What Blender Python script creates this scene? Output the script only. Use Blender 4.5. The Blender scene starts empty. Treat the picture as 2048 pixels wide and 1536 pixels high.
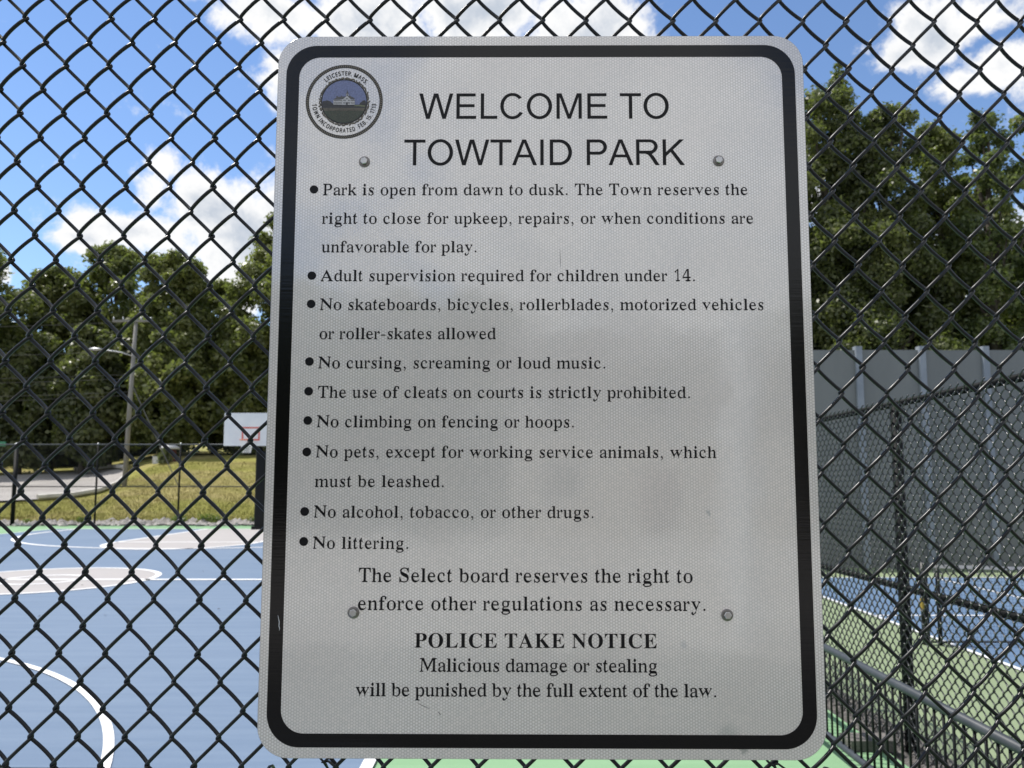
import bpy, math, random
import numpy as np
from mathutils import Vector, Matrix
PI = math.pi
R = math.radians
C = bpy.context.scene.collection
SC = bpy.context.scene

# ------------------------------------------------------------------ camera
CAM_Z = 1.55
PITCH = math.atan(135 / 1500)
cd = bpy.data.cameras.new('camera'); cam = bpy.data.objects.new('camera', cd); C.objects.link(cam)
cam.location = (0, 0, CAM_Z); cam.rotation_euler = (PI / 2 + PITCH, 0, 0)
cd.sensor_width = 36; cd.lens = 36 * 1500 / 2048; cd.shift_y = 67 / 2048
cd.clip_start = .05; cd.clip_end = 900
cd.dof.use_dof = True; cd.dof.focus_distance = 1.052; cd.dof.aperture_fstop = 10.5
SC.camera = cam

# ------------------------------------------------------------------ sky and sun
SUN_EL, SUN_AZ = R(61.5), R(-70.4)
SKY_STRENGTH = .13
world = bpy.data.worlds.new('World'); SC.world = world; world.use_nodes = True
wt = world.node_tree; wt.nodes.clear()


class NT:
    """small node helper"""
    def __init__(s, tree): s.t = tree
    def n(s, kind, **kw):
        nd = s.t.nodes.new(kind)
        for k, v in kw.items(): setattr(nd, k, v)
        return nd
    def put(s, sock, v):
        if hasattr(v, 'is_output') or isinstance(v, bpy.types.NodeSocket): s.t.links.new(v, sock)
        elif v is not None:
            if sock.type == 'RGBA' and len(v) == 3: v = (*v, 1)
            sock.default_value = v
    def m(s, op, a, b=None, c=None, clamp=False):
        nd = s.n('ShaderNodeMath', operation=op, use_clamp=clamp)
        for i, v in enumerate((a, b, c)):
            if v is not None: s.put(nd.inputs[i], v)
        return nd.outputs[0]
    def v(s, op, a, b=None, out=0):
        nd = s.n('ShaderNodeVectorMath', operation=op)
        s.put(nd.inputs[0], a)
        if b is not None: s.put(nd.inputs[1], b)
        return nd.outputs['Value'] if op in ('LENGTH', 'DOT_PRODUCT', 'DISTANCE') else nd.outputs[0]
    def mix(s, f, a, b, blend='MIX'):
        nd = s.n('ShaderNodeMix', data_type='RGBA', blend_type=blend)
        s.put(nd.inputs[0], f); s.put(nd.inputs[6], a); s.put(nd.inputs[7], b)
        return nd.outputs[2]
    def ramp(s, f, a, b, lo=0., hi=1., smooth=True):
        nd = s.n('ShaderNodeMapRange', interpolation_type='SMOOTHSTEP' if smooth else 'LINEAR')
        s.put(nd.inputs[0], f)
        for i, x in enumerate((a, b, lo, hi)): nd.inputs[i + 1].default_value = x
        return nd.outputs[0]
    def noise(s, vec, scale, detail=4, rough=.55, dist=0., out=0, lac=2.):
        nd = s.n('ShaderNodeTexNoise')
        if vec is not None: s.put(nd.inputs['Vector'], vec)
        nd.inputs['Scale'].default_value = scale; nd.inputs['Detail'].default_value = detail
        nd.inputs['Roughness'].default_value = rough; nd.inputs['Distortion'].default_value = dist
        nd.inputs['Lacunarity'].default_value = lac
        return nd.outputs[out]
    def sep(s, vec):
        nd = s.n('ShaderNodeSeparateXYZ'); s.put(nd.inputs[0], vec); return nd.outputs
    def comb(s, x, y, z):
        nd = s.n('ShaderNodeCombineXYZ')
        for i, q in enumerate((x, y, z)): s.put(nd.inputs[i], q)
        return nd.outputs[0]


def ray(px, py):
    """world direction in which the photographed point px, py lies"""
    a, b = (px - 1024) / 1500, (835 - py) / 1500
    return Vector((a, math.cos(PITCH) - b * math.sin(PITCH), math.sin(PITCH) + b * math.cos(PITCH)))


W = NT(wt)
sky = W.n('ShaderNodeTexSky', sky_type='NISHITA', sun_disc=False, sun_elevation=SUN_EL, sun_rotation=SUN_AZ,
          air_density=1.0, dust_density=0., ozone_density=2.6, altitude=200)
dirn = W.n('ShaderNodeTexCoord').outputs['Generated']
# cloud masses: centre (measured direction), half width, half height, weight
CL = [(560, 35, 150, 60, 1.), (740, 60, 170, 80, 1.1), (960, 25, 190, 100, 1.1), (1160, 70, 170, 110, 1.1), (1290, 120, 90, 70, .8),
      (600, 160, 90, 70, .9), (470, -60, 200, 70, 1.), (320, 325, 40, 45, .95), (300, 375, 60, 60, .9), (430, 420, 130, 80, 1.1), (260, 455, 150, 50, 1.),
      (500, 500, 150, 110, 1.15), (620, 450, 160, 120, 1.1), (170, 480, 60, 30, .8), (5, 545, 26, 40, .75), (480, 590, 90, 60, .9),
      (1860, 60, 120, 75, 1.05), (1800, 105, 100, 40, .85), (1960, 30, 110, 60, .9), (2010, 120, 110, 70, 1.), (1930, 160, 80, 40, .9), (1725, 90, 50, 28, .7), (2150, 150, 130, 140, 1.),
      (1400, 420, 300, 130, .9), (1950, 520, 200, 90, .9), (900, 500, 260, 120, .8)]
wq = W.noise(dirn, 9., 5, .6, 0., 1)
warp = W.v('ADD', dirn, W.v('MULTIPLY', W.v('SUBTRACT', wq, (.5, .5, .5)), (.05, .05, .05)))
blob = None
for (cx, cy, rx, ry, wgt) in CL:
    c = ray(cx, cy).normalized()
    rr = Vector((rx / 1500, rx / 1500, ry / 1500)) * 1.27 * c.y
    q = W.v('LENGTH', W.v('DIVIDE', W.v('SUBTRACT', warp, tuple(c)), tuple(rr)))
    k = W.m('MULTIPLY', W.m('SUBTRACT', 1., q, clamp=True), wgt)
    blob = k if blob is None else W.m('MAXIMUM', blob, k)
# fair-weather cumulus over the unseen sky, coverage raised for more neutral light
away = W.ramp(W.v('DOT_PRODUCT', dirn, tuple(ray(1024, 500).normalized())), .45, .8, 1., 0.)
gen = W.m('MULTIPLY', W.ramp(W.noise(dirn, 2.6, 3, .5), .38, .58, 0., .85), away)
blob = W.m('MAXIMUM', blob, gen)
fb = W.noise(warp, 17., 12, .66)
dens = W.m('ADD', blob, W.m('MULTIPLY', W.m('SUBTRACT', fb, .5), 1.75))
cov = W.ramp(dens, .16, .56)
cov = W.m('MULTIPLY', cov, W.ramp(W.sep(dirn)[2], -.02, .06))
thick = W.ramp(W.m('ADD', dens, W.m('MULTIPLY', W.m('SUBTRACT', W.noise(W.v('ADD', dirn, (.02, 0, -.035)), 8., 6, .6), .5), 1.2)), .55, 1.35)
ccol = W.mix(thick, (1.0, 1.0, 1.0), (.56, .62, .71))
b1 = W.n('ShaderNodeBackground'); hs = W.n('ShaderNodeHueSaturation'); hs.inputs['Saturation'].default_value = 1.05; hs.inputs['Hue'].default_value = .503; W.put(hs.inputs['Color'], sky.outputs[0]); W.put(b1.inputs[0], hs.outputs[0]); b1.inputs[1].default_value = SKY_STRENGTH
b2 = W.n('ShaderNodeBackground'); W.put(b2.inputs[0], ccol); b2.inputs[1].default_value = .72
mx = W.n('ShaderNodeMixShader'); W.put(mx.inputs[0], cov)
wt.links.new(b1.outputs[0], mx.inputs[1]); wt.links.new(b2.outputs[0], mx.inputs[2])
wo = W.n('ShaderNodeOutputWorld'); wt.links.new(mx.outputs[0], wo.inputs[0])

sl = bpy.data.lights.new('sun', 'SUN'); sl.energy = 3.85; sl.angle = R(.53); sl.color = (1, .955, .89)
so = bpy.data.objects.new('sun', sl); C.objects.link(so)
SUN = Vector((math.cos(SUN_EL) * math.sin(SUN_AZ), math.cos(SUN_EL) * math.cos(SUN_AZ), math.sin(SUN_EL)))
so.rotation_euler = SUN.to_track_quat('Z', 'Y').to_euler(); so.location = (0, 0, 30)
SC.view_settings.view_transform = 'Standard'; SC.view_settings.look = 'None'
SC.view_settings.gamma = 1; SC.view_settings.exposure = .5
SC.view_settings.use_curve_mapping = False
try:
    SC.cycles.use_denoising = True
    SC.cycles.denoiser = 'OPENIMAGEDENOISE'
    SC.cycles.max_bounces = 8; SC.cycles.transparent_max_bounces = 8
    SC.cycles.sample_clamp_indirect = 6
except Exception:
    pass

# ------------------------------------------------------------------ materials
def mat(name, col=(.5, .5, .5), rough=.6, metal=0., spec=.5, coat=0., coat_rough=.05, build=None, bump=None):
    m = bpy.data.materials.new(name); m.use_nodes = True
    T = NT(m.node_tree); b = m.node_tree.nodes['Principled BSDF']
    b.inputs['Base Color'].default_value = (*col, 1); b.inputs['Roughness'].default_value = rough
    b.inputs['Metallic'].default_value = metal; b.inputs['Specular IOR Level'].default_value = spec
    b.inputs['Coat Weight'].default_value = coat; b.inputs['Coat Roughness'].default_value = coat_rough
    if build: build(T, b)
    return m


def bumped(T, b, h, strength=.3, dist=.002):
    bp = T.n('ShaderNodeBump'); bp.inputs['Strength'].default_value = strength; bp.inputs['Distance'].default_value = dist
    T.put(bp.inputs['Height'], h); T.put(b.inputs['Normal'], bp.outputs[0])


def objc(T): return T.n('ShaderNodeTexCoord').outputs['Object']
def posn(T): return T.n('ShaderNodeNewGeometry').outputs['Position']


def mottled(c1, c2, scale, lo=.35, hi=.65, detail=6, fine=None, bump_=None):
    def f(T, b):
        p = posn(T)
        k = T.ramp(T.noise(p, scale, detail, .6), lo, hi)
        c = T.mix(k, c1, c2)
        if fine:
            c = T.mix(T.ramp(T.noise(p, fine[0], 3, .7), .3, .7, 0, fine[1]), c, fine[2])
        T.put(b.inputs['Base Color'], c)
        if bump_: bumped(T, b, T.noise(p, bump_[0], 4, .7), bump_[1], bump_[2])
    return f


def court(c1, c2, c3):
    def f(T, b):
        p = posn(T)
        c = T.mix(T.ramp(T.noise(p, .35, 6, .6), .3, .7), c1, c2)
        sw = T.noise(T.v('MULTIPLY', p, (.5, 7., 1.)), 1.1, 5, .62)           # squeegee passes of the acrylic coating
        c = T.mix(T.ramp(sw, .35, .7, 0, .55), c, c3)
        c = T.mix(T.ramp(T.noise(p, 260., 2, .8), .45, .75, 0, .18), c, (.03, .03, .035))
        c = T.mix(T.ramp(T.noise(p, 5., 8, .75), .64, .76, 0, .35), c, (.42, .42, .4))
        c = T.mix(T.ramp(T.noise(p, 1.3, 9, .7, 1.), .6, .7, 0, .22), c, (.09, .1, .11))   # old puddle stains   # dust and scuffs
        T.put(b.inputs['Base Color'], c)
        bumped(T, b, T.noise(p, 420., 2, .6), .35, .0012)
    return f


MAT = {}
MAT['black_vinyl'] = mat('black_vinyl', (.003, .004, .0045), .2, spec=.42, build=lambda T, b: (
    T.put(b.inputs['Roughness'], T.ramp(T.noise(posn(T), 60., 4, .6), .3, .7, .29, .42)),
    bumped(T, b, T.noise(posn(T), 700., 3, .6), .15, .0004)))
MAT['black_paint'] = mat('black_paint', (.006, .007, .008), .3, spec=.22, build=lambda T, b: (
    T.put(b.inputs['Roughness'], T.ramp(T.noise(posn(T), 14., 4, .6), .3, .7, .32, .5)),))
MAT['sunned_vinyl'] = mat('sunned_vinyl', (.008, .009, .01), .37, spec=1.)
MAT['matte_black'] = mat('matte_black', (.006, .007, .008), .6, spec=.12)
MAT['grey_rail'] = mat('grey_rail', (.045, .053, .062), .48, spec=.3, build=mottled((.04, .047, .056), (.055, .063, .072), 9.))
MAT['blue_court'] = mat('blue_court', rough=.78, spec=.3, build=court((.125, .18, .265), (.145, .2, .285), (.175, .235, .32)))
MAT['tennis_blue'] = mat('tennis_blue', rough=.8, spec=.3, build=court((.09, .15, .245), (.105, .17, .27), (.12, .185, .29)))
MAT['green_apron'] = mat('green_apron', rough=.8, spec=.3, build=court((.19, .335, .18), (.21, .365, .2), (.235, .39, .225)))
MAT['olive_apron'] = mat('olive_apron', rough=.82, spec=.3, build=court((.2, .25, .14), (.22, .275, .16), (.25, .3, .185)))
MAT['pale_grey_court'] = mat('pale_grey_court', rough=.8, spec=.3, build=court((.355, .335, .33), (.385, .365, .355), (.42, .4, .39)))
MAT['line_paint'] = mat('line_paint', rough=.7, build=mottled((.72, .73, .74), (.8, .8, .8), 3., fine=(40., .3, (.5, .5, .5))))
MAT['asphalt'] = mat('asphalt', rough=.9, build=mottled((.28, .27, .255), (.34, .325, .305), .5, fine=(90., .3, (.16, .16, .16)), bump_=(200., .4, .004)))
MAT['dark_asphalt'] = mat('dark_asphalt', rough=.9, build=mottled((.07, .068, .066), (.11, .107, .103), .5, fine=(90., .4, (.04, .04, .04)), bump_=(200., .4, .004)))
MAT['driveway'] = mat('driveway', rough=.9, build=mottled((.3, .28, .265), (.38, .36, .34), .35, fine=(14., .3, (.2, .19, .18))))
MAT['kerb'] = mat('kerb', rough=.8, build=mottled((.45, .43, .4), (.58, .56, .52), 2.))


def grass_col(T, b):
    p = posn(T)
    k = T.ramp(T.noise(p, .16, 5, .6, .4), .4, .66)
    dry = T.mix(T.ramp(T.noise(p, .9, 6, .7), .35, .65), (.3, .25, .09), (.4, .34, .15))
    lush = T.mix(T.ramp(T.noise(p, 1.4, 6, .7), .35, .65), (.235, .235, .05), (.32, .305, .08))
    c = T.mix(k, lush, dry)
    c = T.mix(T.ramp(T.noise(T.v('MULTIPLY', p, (1., .4, 1.)), 9., 6, .8), .45, .75, 0, .4), c, (.09, .10, .03))
    T.put(b.inputs['Base Color'], c)
    bumped(T, b, T.noise(p, 16., 5, .75), .8, .08)


MAT['grass'] = mat('grass', rough=.9, spec=.2, build=grass_col)
MAT['rubble'] = mat('rubble', rough=.9, build=mottled((.10, .095, .09), (.2, .185, .17), 7., fine=(50., .5, (.05, .05, .05)), bump_=(30., .9, .02)))
MAT['stone'] = mat('stone', rough=.9, build=mottled((.3, .28, .26), (.5, .47, .44), 4., fine=(30., .4, (.14, .13, .12))))
MAT['bark'] = mat('bark', rough=.95, build=mottled((.055, .045, .035), (.1, .085, .07), 6., bump_=(24., .9, .03)))
MAT['pole_wood'] = mat('pole_wood', rough=.9, build=lambda T, b: T.put(b.inputs['Base Color'], T.mix(
    T.ramp(T.noise(T.v('MULTIPLY', posn(T), (9., 9., .6)), 1.6, 5, .7), .3, .7), (.15, .145, .14), (.26, .255, .25))))
MAT['galvanised'] = mat('galvanised', (.42, .43, .44), .35, .8, build=mottled((.36, .37, .38), (.5, .51, .52), 80.))
MAT['zinc'] = mat('zinc', (.55, .55, .53), .28, 1., build=lambda T, b: (
    T.put(b.inputs['Base Color'], T.mix(T.ramp(T.noise(objc(T), 90., 3, .6), .35, .65), (.5, .495, .48), (.62, .61, .6))),
    T.put(b.inputs['Roughness'], T.ramp(T.noise(objc(T), 120., 3, .6), .3, .7, .3, .42))))
MAT['dull_zinc'] = mat('dull_zinc', (.25, .235, .22), .45, 1.)
MAT['white_board'] = mat('white_board', (.72, .74, .76), .25, build=mottled((.7, .72, .75), (.78, .79, .8), 2.))
MAT['orange'] = mat('orange', (.6, .13, .05), .5)
MAT['faded_red'] = mat('faded_red', (.6, .11, .08), .6)
MAT['net_white'] = mat('net_white', (.75, .75, .73), .9)
MAT['net_black'] = mat('net_black', (.015, .016, .018), .8)
MAT['tape'] = mat('tape', (.62, .57, .56), .8)
MAT['yellow'] = mat('yellow', (.28, .2, .03), .5)
MAT['wall_panel'] = mat('wall_panel', rough=.75, build=lambda T, b: T.put(b.inputs['Base Color'], T.mix(
    T.ramp(T.noise(T.v('MULTIPLY', posn(T), (1., 1., .25)), .8, 5, .6), .3, .7), (.15, .158, .155), (.185, .192, .186))))
MAT['wall_post'] = mat('wall_post', rough=.6, build=mottled((.2, .225, .26), (.25, .275, .31), 2.))
MAT['shed_red'] = mat('shed_red', (.12, .04, .035), .8)
MAT['shed_roof'] = mat('shed_roof', (.6, .6, .62), .6)
MAT['sign_green'] = mat('sign_green', (.03, .2, .1), .4)
MAT['wire'] = mat('wire', (.12, .12, .12), .6)


def foliage(name, dark, mid, light, trans=.45):
    m = bpy.data.materials.new(name); m.use_nodes = True; t = m.node_tree; T = NT(t)
    b = t.nodes['Principled BSDF']; out = t.nodes['Material Output']
    g = T.n('ShaderNodeNewGeometry'); rnd = g.outputs['Random Per Island']; p = g.outputs['Position']
    c = T.mix(T.ramp(rnd, 0., 1.), dark, mid)
    c = T.mix(T.ramp(T.noise(p, .45, 3, .6), .42, .66), c, light)
    c = T.mix(T.ramp(rnd, .93, 1., 0, .5), c, (.2, .19, .05))
    T.put(b.inputs['Base Color'], c); b.inputs['Roughness'].default_value = .38; b.inputs['Specular IOR Level'].default_value = .55
    tr = T.n('ShaderNodeBsdfTranslucent'); T.put(tr.inputs[0], T.mix(.6, c, (.19, .26, .03)))
    mx_ = T.n('ShaderNodeMixShader'); mx_.inputs[0].default_value = trans
    t.links.new(b.outputs[0], mx_.inputs[1]); t.links.new(tr.outputs[0], mx_.inputs[2]); t.links.new(mx_.outputs[0], out.inputs[0])
    return m


MAT['leaf_oak'] = foliage('leaf_oak', (.1, .122, .045), (.175, .195, .07), (.23, .245, .09), .5)
MAT['leaf_dark'] = foliage('leaf_dark', (.07, .088, .042), (.13, .145, .065), (.185, .2, .09), .5)
MAT['leaf_pale'] = foliage('leaf_pale', (.08, .11, .05), (.13, .165, .07), (.17, .2, .08), .5)
MAT['leaf_shaded'] = foliage('leaf_shaded', (.012, .02, .008), (.022, .034, .012), (.03, .045, .015), .25)  # understory shade put into the leaf colour
MAT['weed'] = foliage('weed', (.1, .15, .03), (.16, .21, .05), (.2, .25, .06))


# --- sign sheeting: prismatic honeycomb film
def sheeting(T, b):
    o = objc(T); s = T.sep(o)
    P_ = .0042
    p = T.comb(T.m('ADD', T.m('DIVIDE', s[2], P_), 400.), T.m('ADD', T.m('DIVIDE', s[0], P_), 400.), 0.)
    r = (1., 1.7320508, 1.)
    a = T.v('SUBTRACT', T.v('MODULO', p, r), (.5, .8660254, 0.))
    c = T.v('SUBTRACT', T.v('MODULO', T.v('ADD', p, (.5, .8660254, 0.)), r), (.5, .8660254, 0.))
    la, lc = T.v('LENGTH', a), T.v('LENGTH', c)
    pick = T.m('LESS_THAN', la, lc)
    mv = T.n('ShaderNodeMix', data_type='VECTOR'); T.put(mv.inputs[0], pick); T.put(mv.inputs[4], c); T.put(mv.inputs[5], a)
    q = T.sep(T.v('ABSOLUTE', mv.outputs[1]))
    d = T.m('MAXIMUM', q[0], T.m('ADD', T.m('MULTIPLY', q[0], .5), T.m('MULTIPLY', q[1], .8660254)))
    edge = T.ramp(d, .36, .47)
    painted_spark = T.ramp(d, .24, .05)
    cell = T.v('SUBTRACT', p, mv.outputs[1])
    wn = T.n('ShaderNodeTexWhiteNoise', noise_dimensions='2D'); T.put(wn.inputs['Vector'], cell)
    base = T.mix(T.ramp(T.noise(o, 3.2, 3, .5), .35, .65), (.805, .748, .712), (.87, .81, .77))
    base = T.mix(T.m('MULTIPLY', wn.outputs['Value'], .34), base, (.62, .605, .58))
    base = T.mix(T.m('MULTIPLY', edge, .5), base, (.34, .335, .325))
    base = T.mix(T.m('MULTIPLY', painted_spark, T.ramp(T.noise(o, 9., 2, .5), .35, .65, .2, .95)), base, (1., 1., 1.))  # sparkle of the prisms painted white into the base colour
    # dirt, scuffs
    base = T.mix(T.ramp(T.noise(o, 55., 6, .7), .68, .8, 0, .28), base, (.2, .2, .19))
    for (x, z, r0, al, col) in ((.2486, -.477, .022, .3, (.17, .24, .22)), (.2298, -.1808, .005, .5, (.2, .25, .27)), (.1921, -.3584, .008, .32, (.25, .3, .36)),
                                (.27, -.4935, .009, .6, (.13, .17, .15))):
        dd = T.v('LENGTH', T.v('DIVIDE', T.v('SUBTRACT', T.v('ADD', o, T.v('MULTIPLY', T.v('SUBTRACT', T.noise(o, 120., 3, .7, 0, 1), (.5, .5, .5)), (.012, .012, .012))), (x, 0, z)), (r0, 1., r0)))
        base = T.mix(T.ramp(dd, 1., .2, 0, al), base, col)
    T.put(b.inputs['Base Color'], base)
    b.inputs['Roughness'].default_value = .3; b.inputs['Specular IOR Level'].default_value = .9; b.inputs['Metallic'].default_value = .2
    b.inputs['Coat Weight'].default_value = 1.; b.inputs['Coat Roughness'].default_value = .08
    b.inputs['Coat IOR'].default_value = 2.0
    h = T.m('ADD', T.m('MULTIPLY', T.noise(o, 4.5, 3, .5), 1.), T.m('MULTIPLY', edge, -.012))
    bumped(T, b, h, .5, .004)
    bp = T.n('ShaderNodeBump'); bp.inputs['Strength'].default_value = .5; bp.inputs['Distance'].default_value = .0032
    T.put(bp.inputs['Height'], T.m('ADD', T.noise(o, 4.5, 3, .5), T.m('MULTIPLY', T.noise(o, 90., 3, .6), .02))); T.put(b.inputs['Coat Normal'], bp.outputs[0])


MAT['sheeting'] = mat('sheeting', build=sheeting)
MAT['black_film'] = mat('black_film', (.003, .003, .0035), .16, spec=.42, coat=.0, coat_rough=.08, build=lambda T, b: bumped(
    T, b, T.m('ADD', T.m('MULTIPLY', T.noise(T.v('MULTIPLY', objc(T), (3., 1., 160.)), 1.6, 3, .6), .3), T.m('MULTIPLY', T.noise(objc(T), 4.5, 3, .5), 1.5)), .3, .0015))
MAT['print_black'] = mat('print_black', (.008, .008, .01), .3, spec=.2, build=lambda T, b: T.put(b.inputs['Base Color'], T.mix(
    T.ramp(T.noise(objc(T), 260., 3, .6), .3, .7), (.005, .005, .006), (.012, .012, .014))))
for nm, cc in dict(seal_black=(.02, .018, .016), seal_sky=(.17, .2, .36), seal_white=(.5, .5, .52), seal_hill=(.045, .045, .05), seal_field=(.11, .10, .08),
                   seal_grass=(.15, .165, .10), seal_dark_green=(.055, .07, .05), seal_rope=(.2, .175, .13), seal_roof=(.10, .10, .105)).items():
    MAT[nm] = mat(nm, cc, .35, spec=.5, build=(lambda c_: lambda T, b: T.put(b.inputs['Base Color'], T.mix(
        T.ramp(T.noise(objc(T), 420., 3, .6), .3, .7), tuple(x * .85 for x in c_), tuple(x * 1.15 for x in c_))))(cc))
MAT['aluminium'] = mat('aluminium', (.6, .61, .62), .3, 1., build=mottled((.5, .51, .52), (.66, .67, .68), 90.))


# ------------------------------------------------------------------ mesh helpers
class MB:
    """collects verts and faces of one mesh"""
    def __init__(s): s.v = []; s.f = []
    def add(s, vs, fs):
        k = len(s.v); s.v += [tuple(x) for x in vs]; s.f += [tuple(i + k for i in f) for f in fs]; return s
    def box(s, x0, x1, y0, y1, z0, z1, bev=0.):
        if bev <= 0:
            vs = [(x, y, z) for z in (z0, z1) for y in (y0, y1) for x in (x0, x1)]
            return s.add(vs, [(0, 2, 3, 1), (4, 5, 7, 6), (0, 1, 5, 4), (2, 6, 7, 3), (0, 4, 6, 2), (1, 3, 7, 5)])
        # chamfered on the upright edges
        b = bev; ring = [(x0 + b, y0), (x1 - b, y0), (x1, y0 + b), (x1, y1 - b), (x1 - b, y1), (x0 + b, y1), (x0, y1 - b), (x0, y0 + b)]
        vs = [(x, y, z0) for x, y in ring] + [(x, y, z1) for x, y in ring]
        return s.add(vs, [tuple(range(7, -1, -1)), tuple(range(8, 16))] + [(i, (i + 1) % 8, (i + 1) % 8 + 8, i + 8) for i in range(8)])
    def tube(s, pts, r, n=8, caps=True, flat=None):
        pts = [Vector(p) for p in pts]; m = len(pts); rr = r if isinstance(r, (list, tuple)) else [r] * m
        vs = []; ref = None
        for i, p in enumerate(pts):
            t = (pts[min(i + 1, m - 1)] - pts[max(i - 1, 0)])
            t = t.normalized() if t.length > 1e-9 else Vector((0, 0, 1))
            if ref is None: ref = t.orthogonal().normalized()
            ref = (ref - t * ref.dot(t)); ref = ref.normalized() if ref.length > 1e-6 else t.orthogonal().normalized()
            bi = t.cross(ref)
            for k in range(n):
                a = 2 * PI * k / n
                vs.append(p + (ref * math.cos(a) + bi * math.sin(a)) * rr[i])
        fs = [(i * n + k, i * n + (k + 1) % n, (i + 1) * n + (k + 1) % n, (i + 1) * n + k) for i in range(m - 1) for k in range(n)]
        if caps: fs += [tuple(range(n - 1, -1, -1)), tuple((m - 1) * n + k for k in range(n))]
        return s.add(vs, fs)
    def lathe(s, prof, n=24, axis='z', o=(0, 0, 0)):
        vs = []
        for (r, h) in prof:
            for k in range(n):
                a = 2 * PI * k / n
                x, y = r * math.cos(a), r * math.sin(a)
                vs.append((o[0] + x, o[1] + y, o[2] + h) if axis == 'z' else (o[0] + x, o[1] + h, o[2] + y))
        fs = [(i * n + k, i * n + (k + 1) % n, (i + 1) * n + (k + 1) % n, (i + 1) * n + k) for i in range(len(prof) - 1) for k in range(n)]
        fs += [tuple(range(n - 1, -1, -1)), tuple((len(prof) - 1) * n + k for k in range(n))]
        return s.add(vs, fs)
    def mesh(s, name, m=None, smooth=False):
        me = bpy.data.meshes.new(name); me.from_pydata(s.v, [], s.f); me.update()
        if m: me.materials.append(MAT[m] if isinstance(m, str) else m)
        if smooth: me.polygons.foreach_set('use_smooth', [True] * len(me.polygons))
        return me
    def obj(s, name, m, parent=None, smooth=False, **kw): return put(name, s.mesh(name, m, smooth), parent, **kw)


def put(name, data, parent=None, loc=None, rot=None, **props):
    o = bpy.data.objects.new(name, data); C.objects.link(o)
    if parent: o.parent = parent
    if loc is not None: o.location = loc
    if rot is not None: o.rotation_euler = rot
    for k, v in props.items(): o[k] = v
    return o


def thing(name, label, cat, loc=(0, 0, 0), rot=(0, 0, 0), group=None):
    o = put(name, None, None, loc, rot); o['label'] = label; o['category'] = cat
    if group: o['group'] = group
    return o


def smooth_by_angle(me, deg=35):
    me.polygons.foreach_set('use_smooth', [True] * len(me.polygons))
    try: me.set_sharp_from_angle(angle=R(deg))
    except Exception: pass


# ------------------------------------------------------------------ the ground and the courts
def sheet(name, pts, z, m, parent=None, **kw):
    mb = MB(); mb.add([(x, y, z) for x, y in pts], [tuple(range(len(pts)))])
    return mb.obj(name, m, parent, **kw)


def grid_ground(name, xs, ys, zf, m, **kw):
    X = len(xs); mb = MB()
    mb.v = [(x, y, zf(x, y)) for y in ys for x in xs]
    mb.f = [(j * X + i, j * X + i + 1, (j + 1) * X + i + 1, (j + 1) * X + i) for j in range(len(ys) - 1) for i in range(X - 1)]
    return mb.obj(name, m, smooth=True, **kw)


def interp(x, P):
    if x <= P[0][0]: return P[0][1]
    for (a, b), (c, d) in zip(P, P[1:]):
        if x <= c:
            t = (x - a) / (c - a); return b + (d - b) * t
    return P[-1][1]


def terr(x, y):
    """height of the land beyond the far fence"""
    if y < 29.4: return -.06
    lx = x / y * 1500
    L = [(29.4, 1049), (32, 1033), (36, 1008), (42, 985), (55, 953), (70, 930), (100, 905), (400, 850)]
    Rr = [(29.4, 1047), (32, 1030), (36, 1003), (42, 968), (50, 930), (57, 912), (64, 908), (100, 900), (400, 850)]
    k = min(1, max(0, (lx + 850) / 170)); k = k * k * (3 - 2 * k)
    py = interp(y, L) * (1 - k) + interp(y, Rr) * k
    return CAM_Z + (970 - py) / 1500 * y


def right_terr(x, y): return -.62
ground = sheet('ground', [(-420, -420), (420, -420), (420, 420), (-420, 420)], -.75, 'asphalt', kind='structure')
parking = sheet('unseen_dark_ground', [(-40, -5.5), (40, -5.5), (40, -.3), (-40, -.3)], -.02, 'dark_asphalt', kind='structure')  # unseen ground, kept dark so the black border reflects dark
plaza = sheet('unseen_pale_ground', [(-60, -90), (60, -90), (60, -5.5), (-60, -5.5)], -.02, 'driveway', kind='structure')  # unseen ground added paler to bounce light onto the sign
xs = [-150, -110] + [-90 + i * 1.6 for i in range(60)] + [8, 12]
ys = [29.3, 29.4] + [29.8 + i * .9 for i in range(46)] + [72, 76, 82, 90, 100, 120, 160, 220, 300, 400]
hill = grid_ground('grass_bank', xs, ys, lambda x, y: terr(x, y) + (0 if y < 29.6 else .03 * math.sin(x * 1.7 + y) * math.cos(y * 1.3)), 'grass', kind='structure')

court_o = MB().box(-19.2, 2.2, .9, 29.35, -.3, -.008).obj('court_apron', 'green_apron', kind='structure')
blue = sheet('basketball_court', [(-16.2, -2), (-.77, -2), (-.77, 26.75), (-16.2, 26.75)], 0., 'blue_court', kind='structure')
left_slab = sheet('court_edge', [(-19.2, -.3), (2.2, -.3), (2.2, .9), (-19.2, .9)], -.008, 'green_apron', kind='structure')


def strip(name, pts, w, z, m, parent, closed=False):
    """flat painted stripe along a path"""
    mb = MB(); n = len(pts); vs = []
    for i, p in enumerate(pts):
        a = Vector(pts[i - 1] if (i or closed) else pts[i]); b = Vector(pts[(i + 1) % n] if (i < n - 1 or closed) else pts[i])
        t = (b - a).normalized(); nn = Vector((-t.y, t.x)) * w / 2
        vs += [(p[0] + nn.x, p[1] + nn.y, z), (p[0] - nn.x, p[1] - nn.y, z)]
    fs = [(2 * i, 2 * i + 1, (2 * i + 3) % (2 * n), (2 * i + 2) % (2 * n)) for i in range(n if closed else n - 1)]
    mb.add(vs, fs); return mb.obj(name, m, parent)


def arc(cx, cy, r, a0, a1, n=64, ry=None): return [(cx + r * math.cos(R(a0 + (a1 - a0) * i / n)), cy + (ry or r) * math.sin(R(a0 + (a1 - a0) * i / n))) for i in range(n + 1)]


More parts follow.
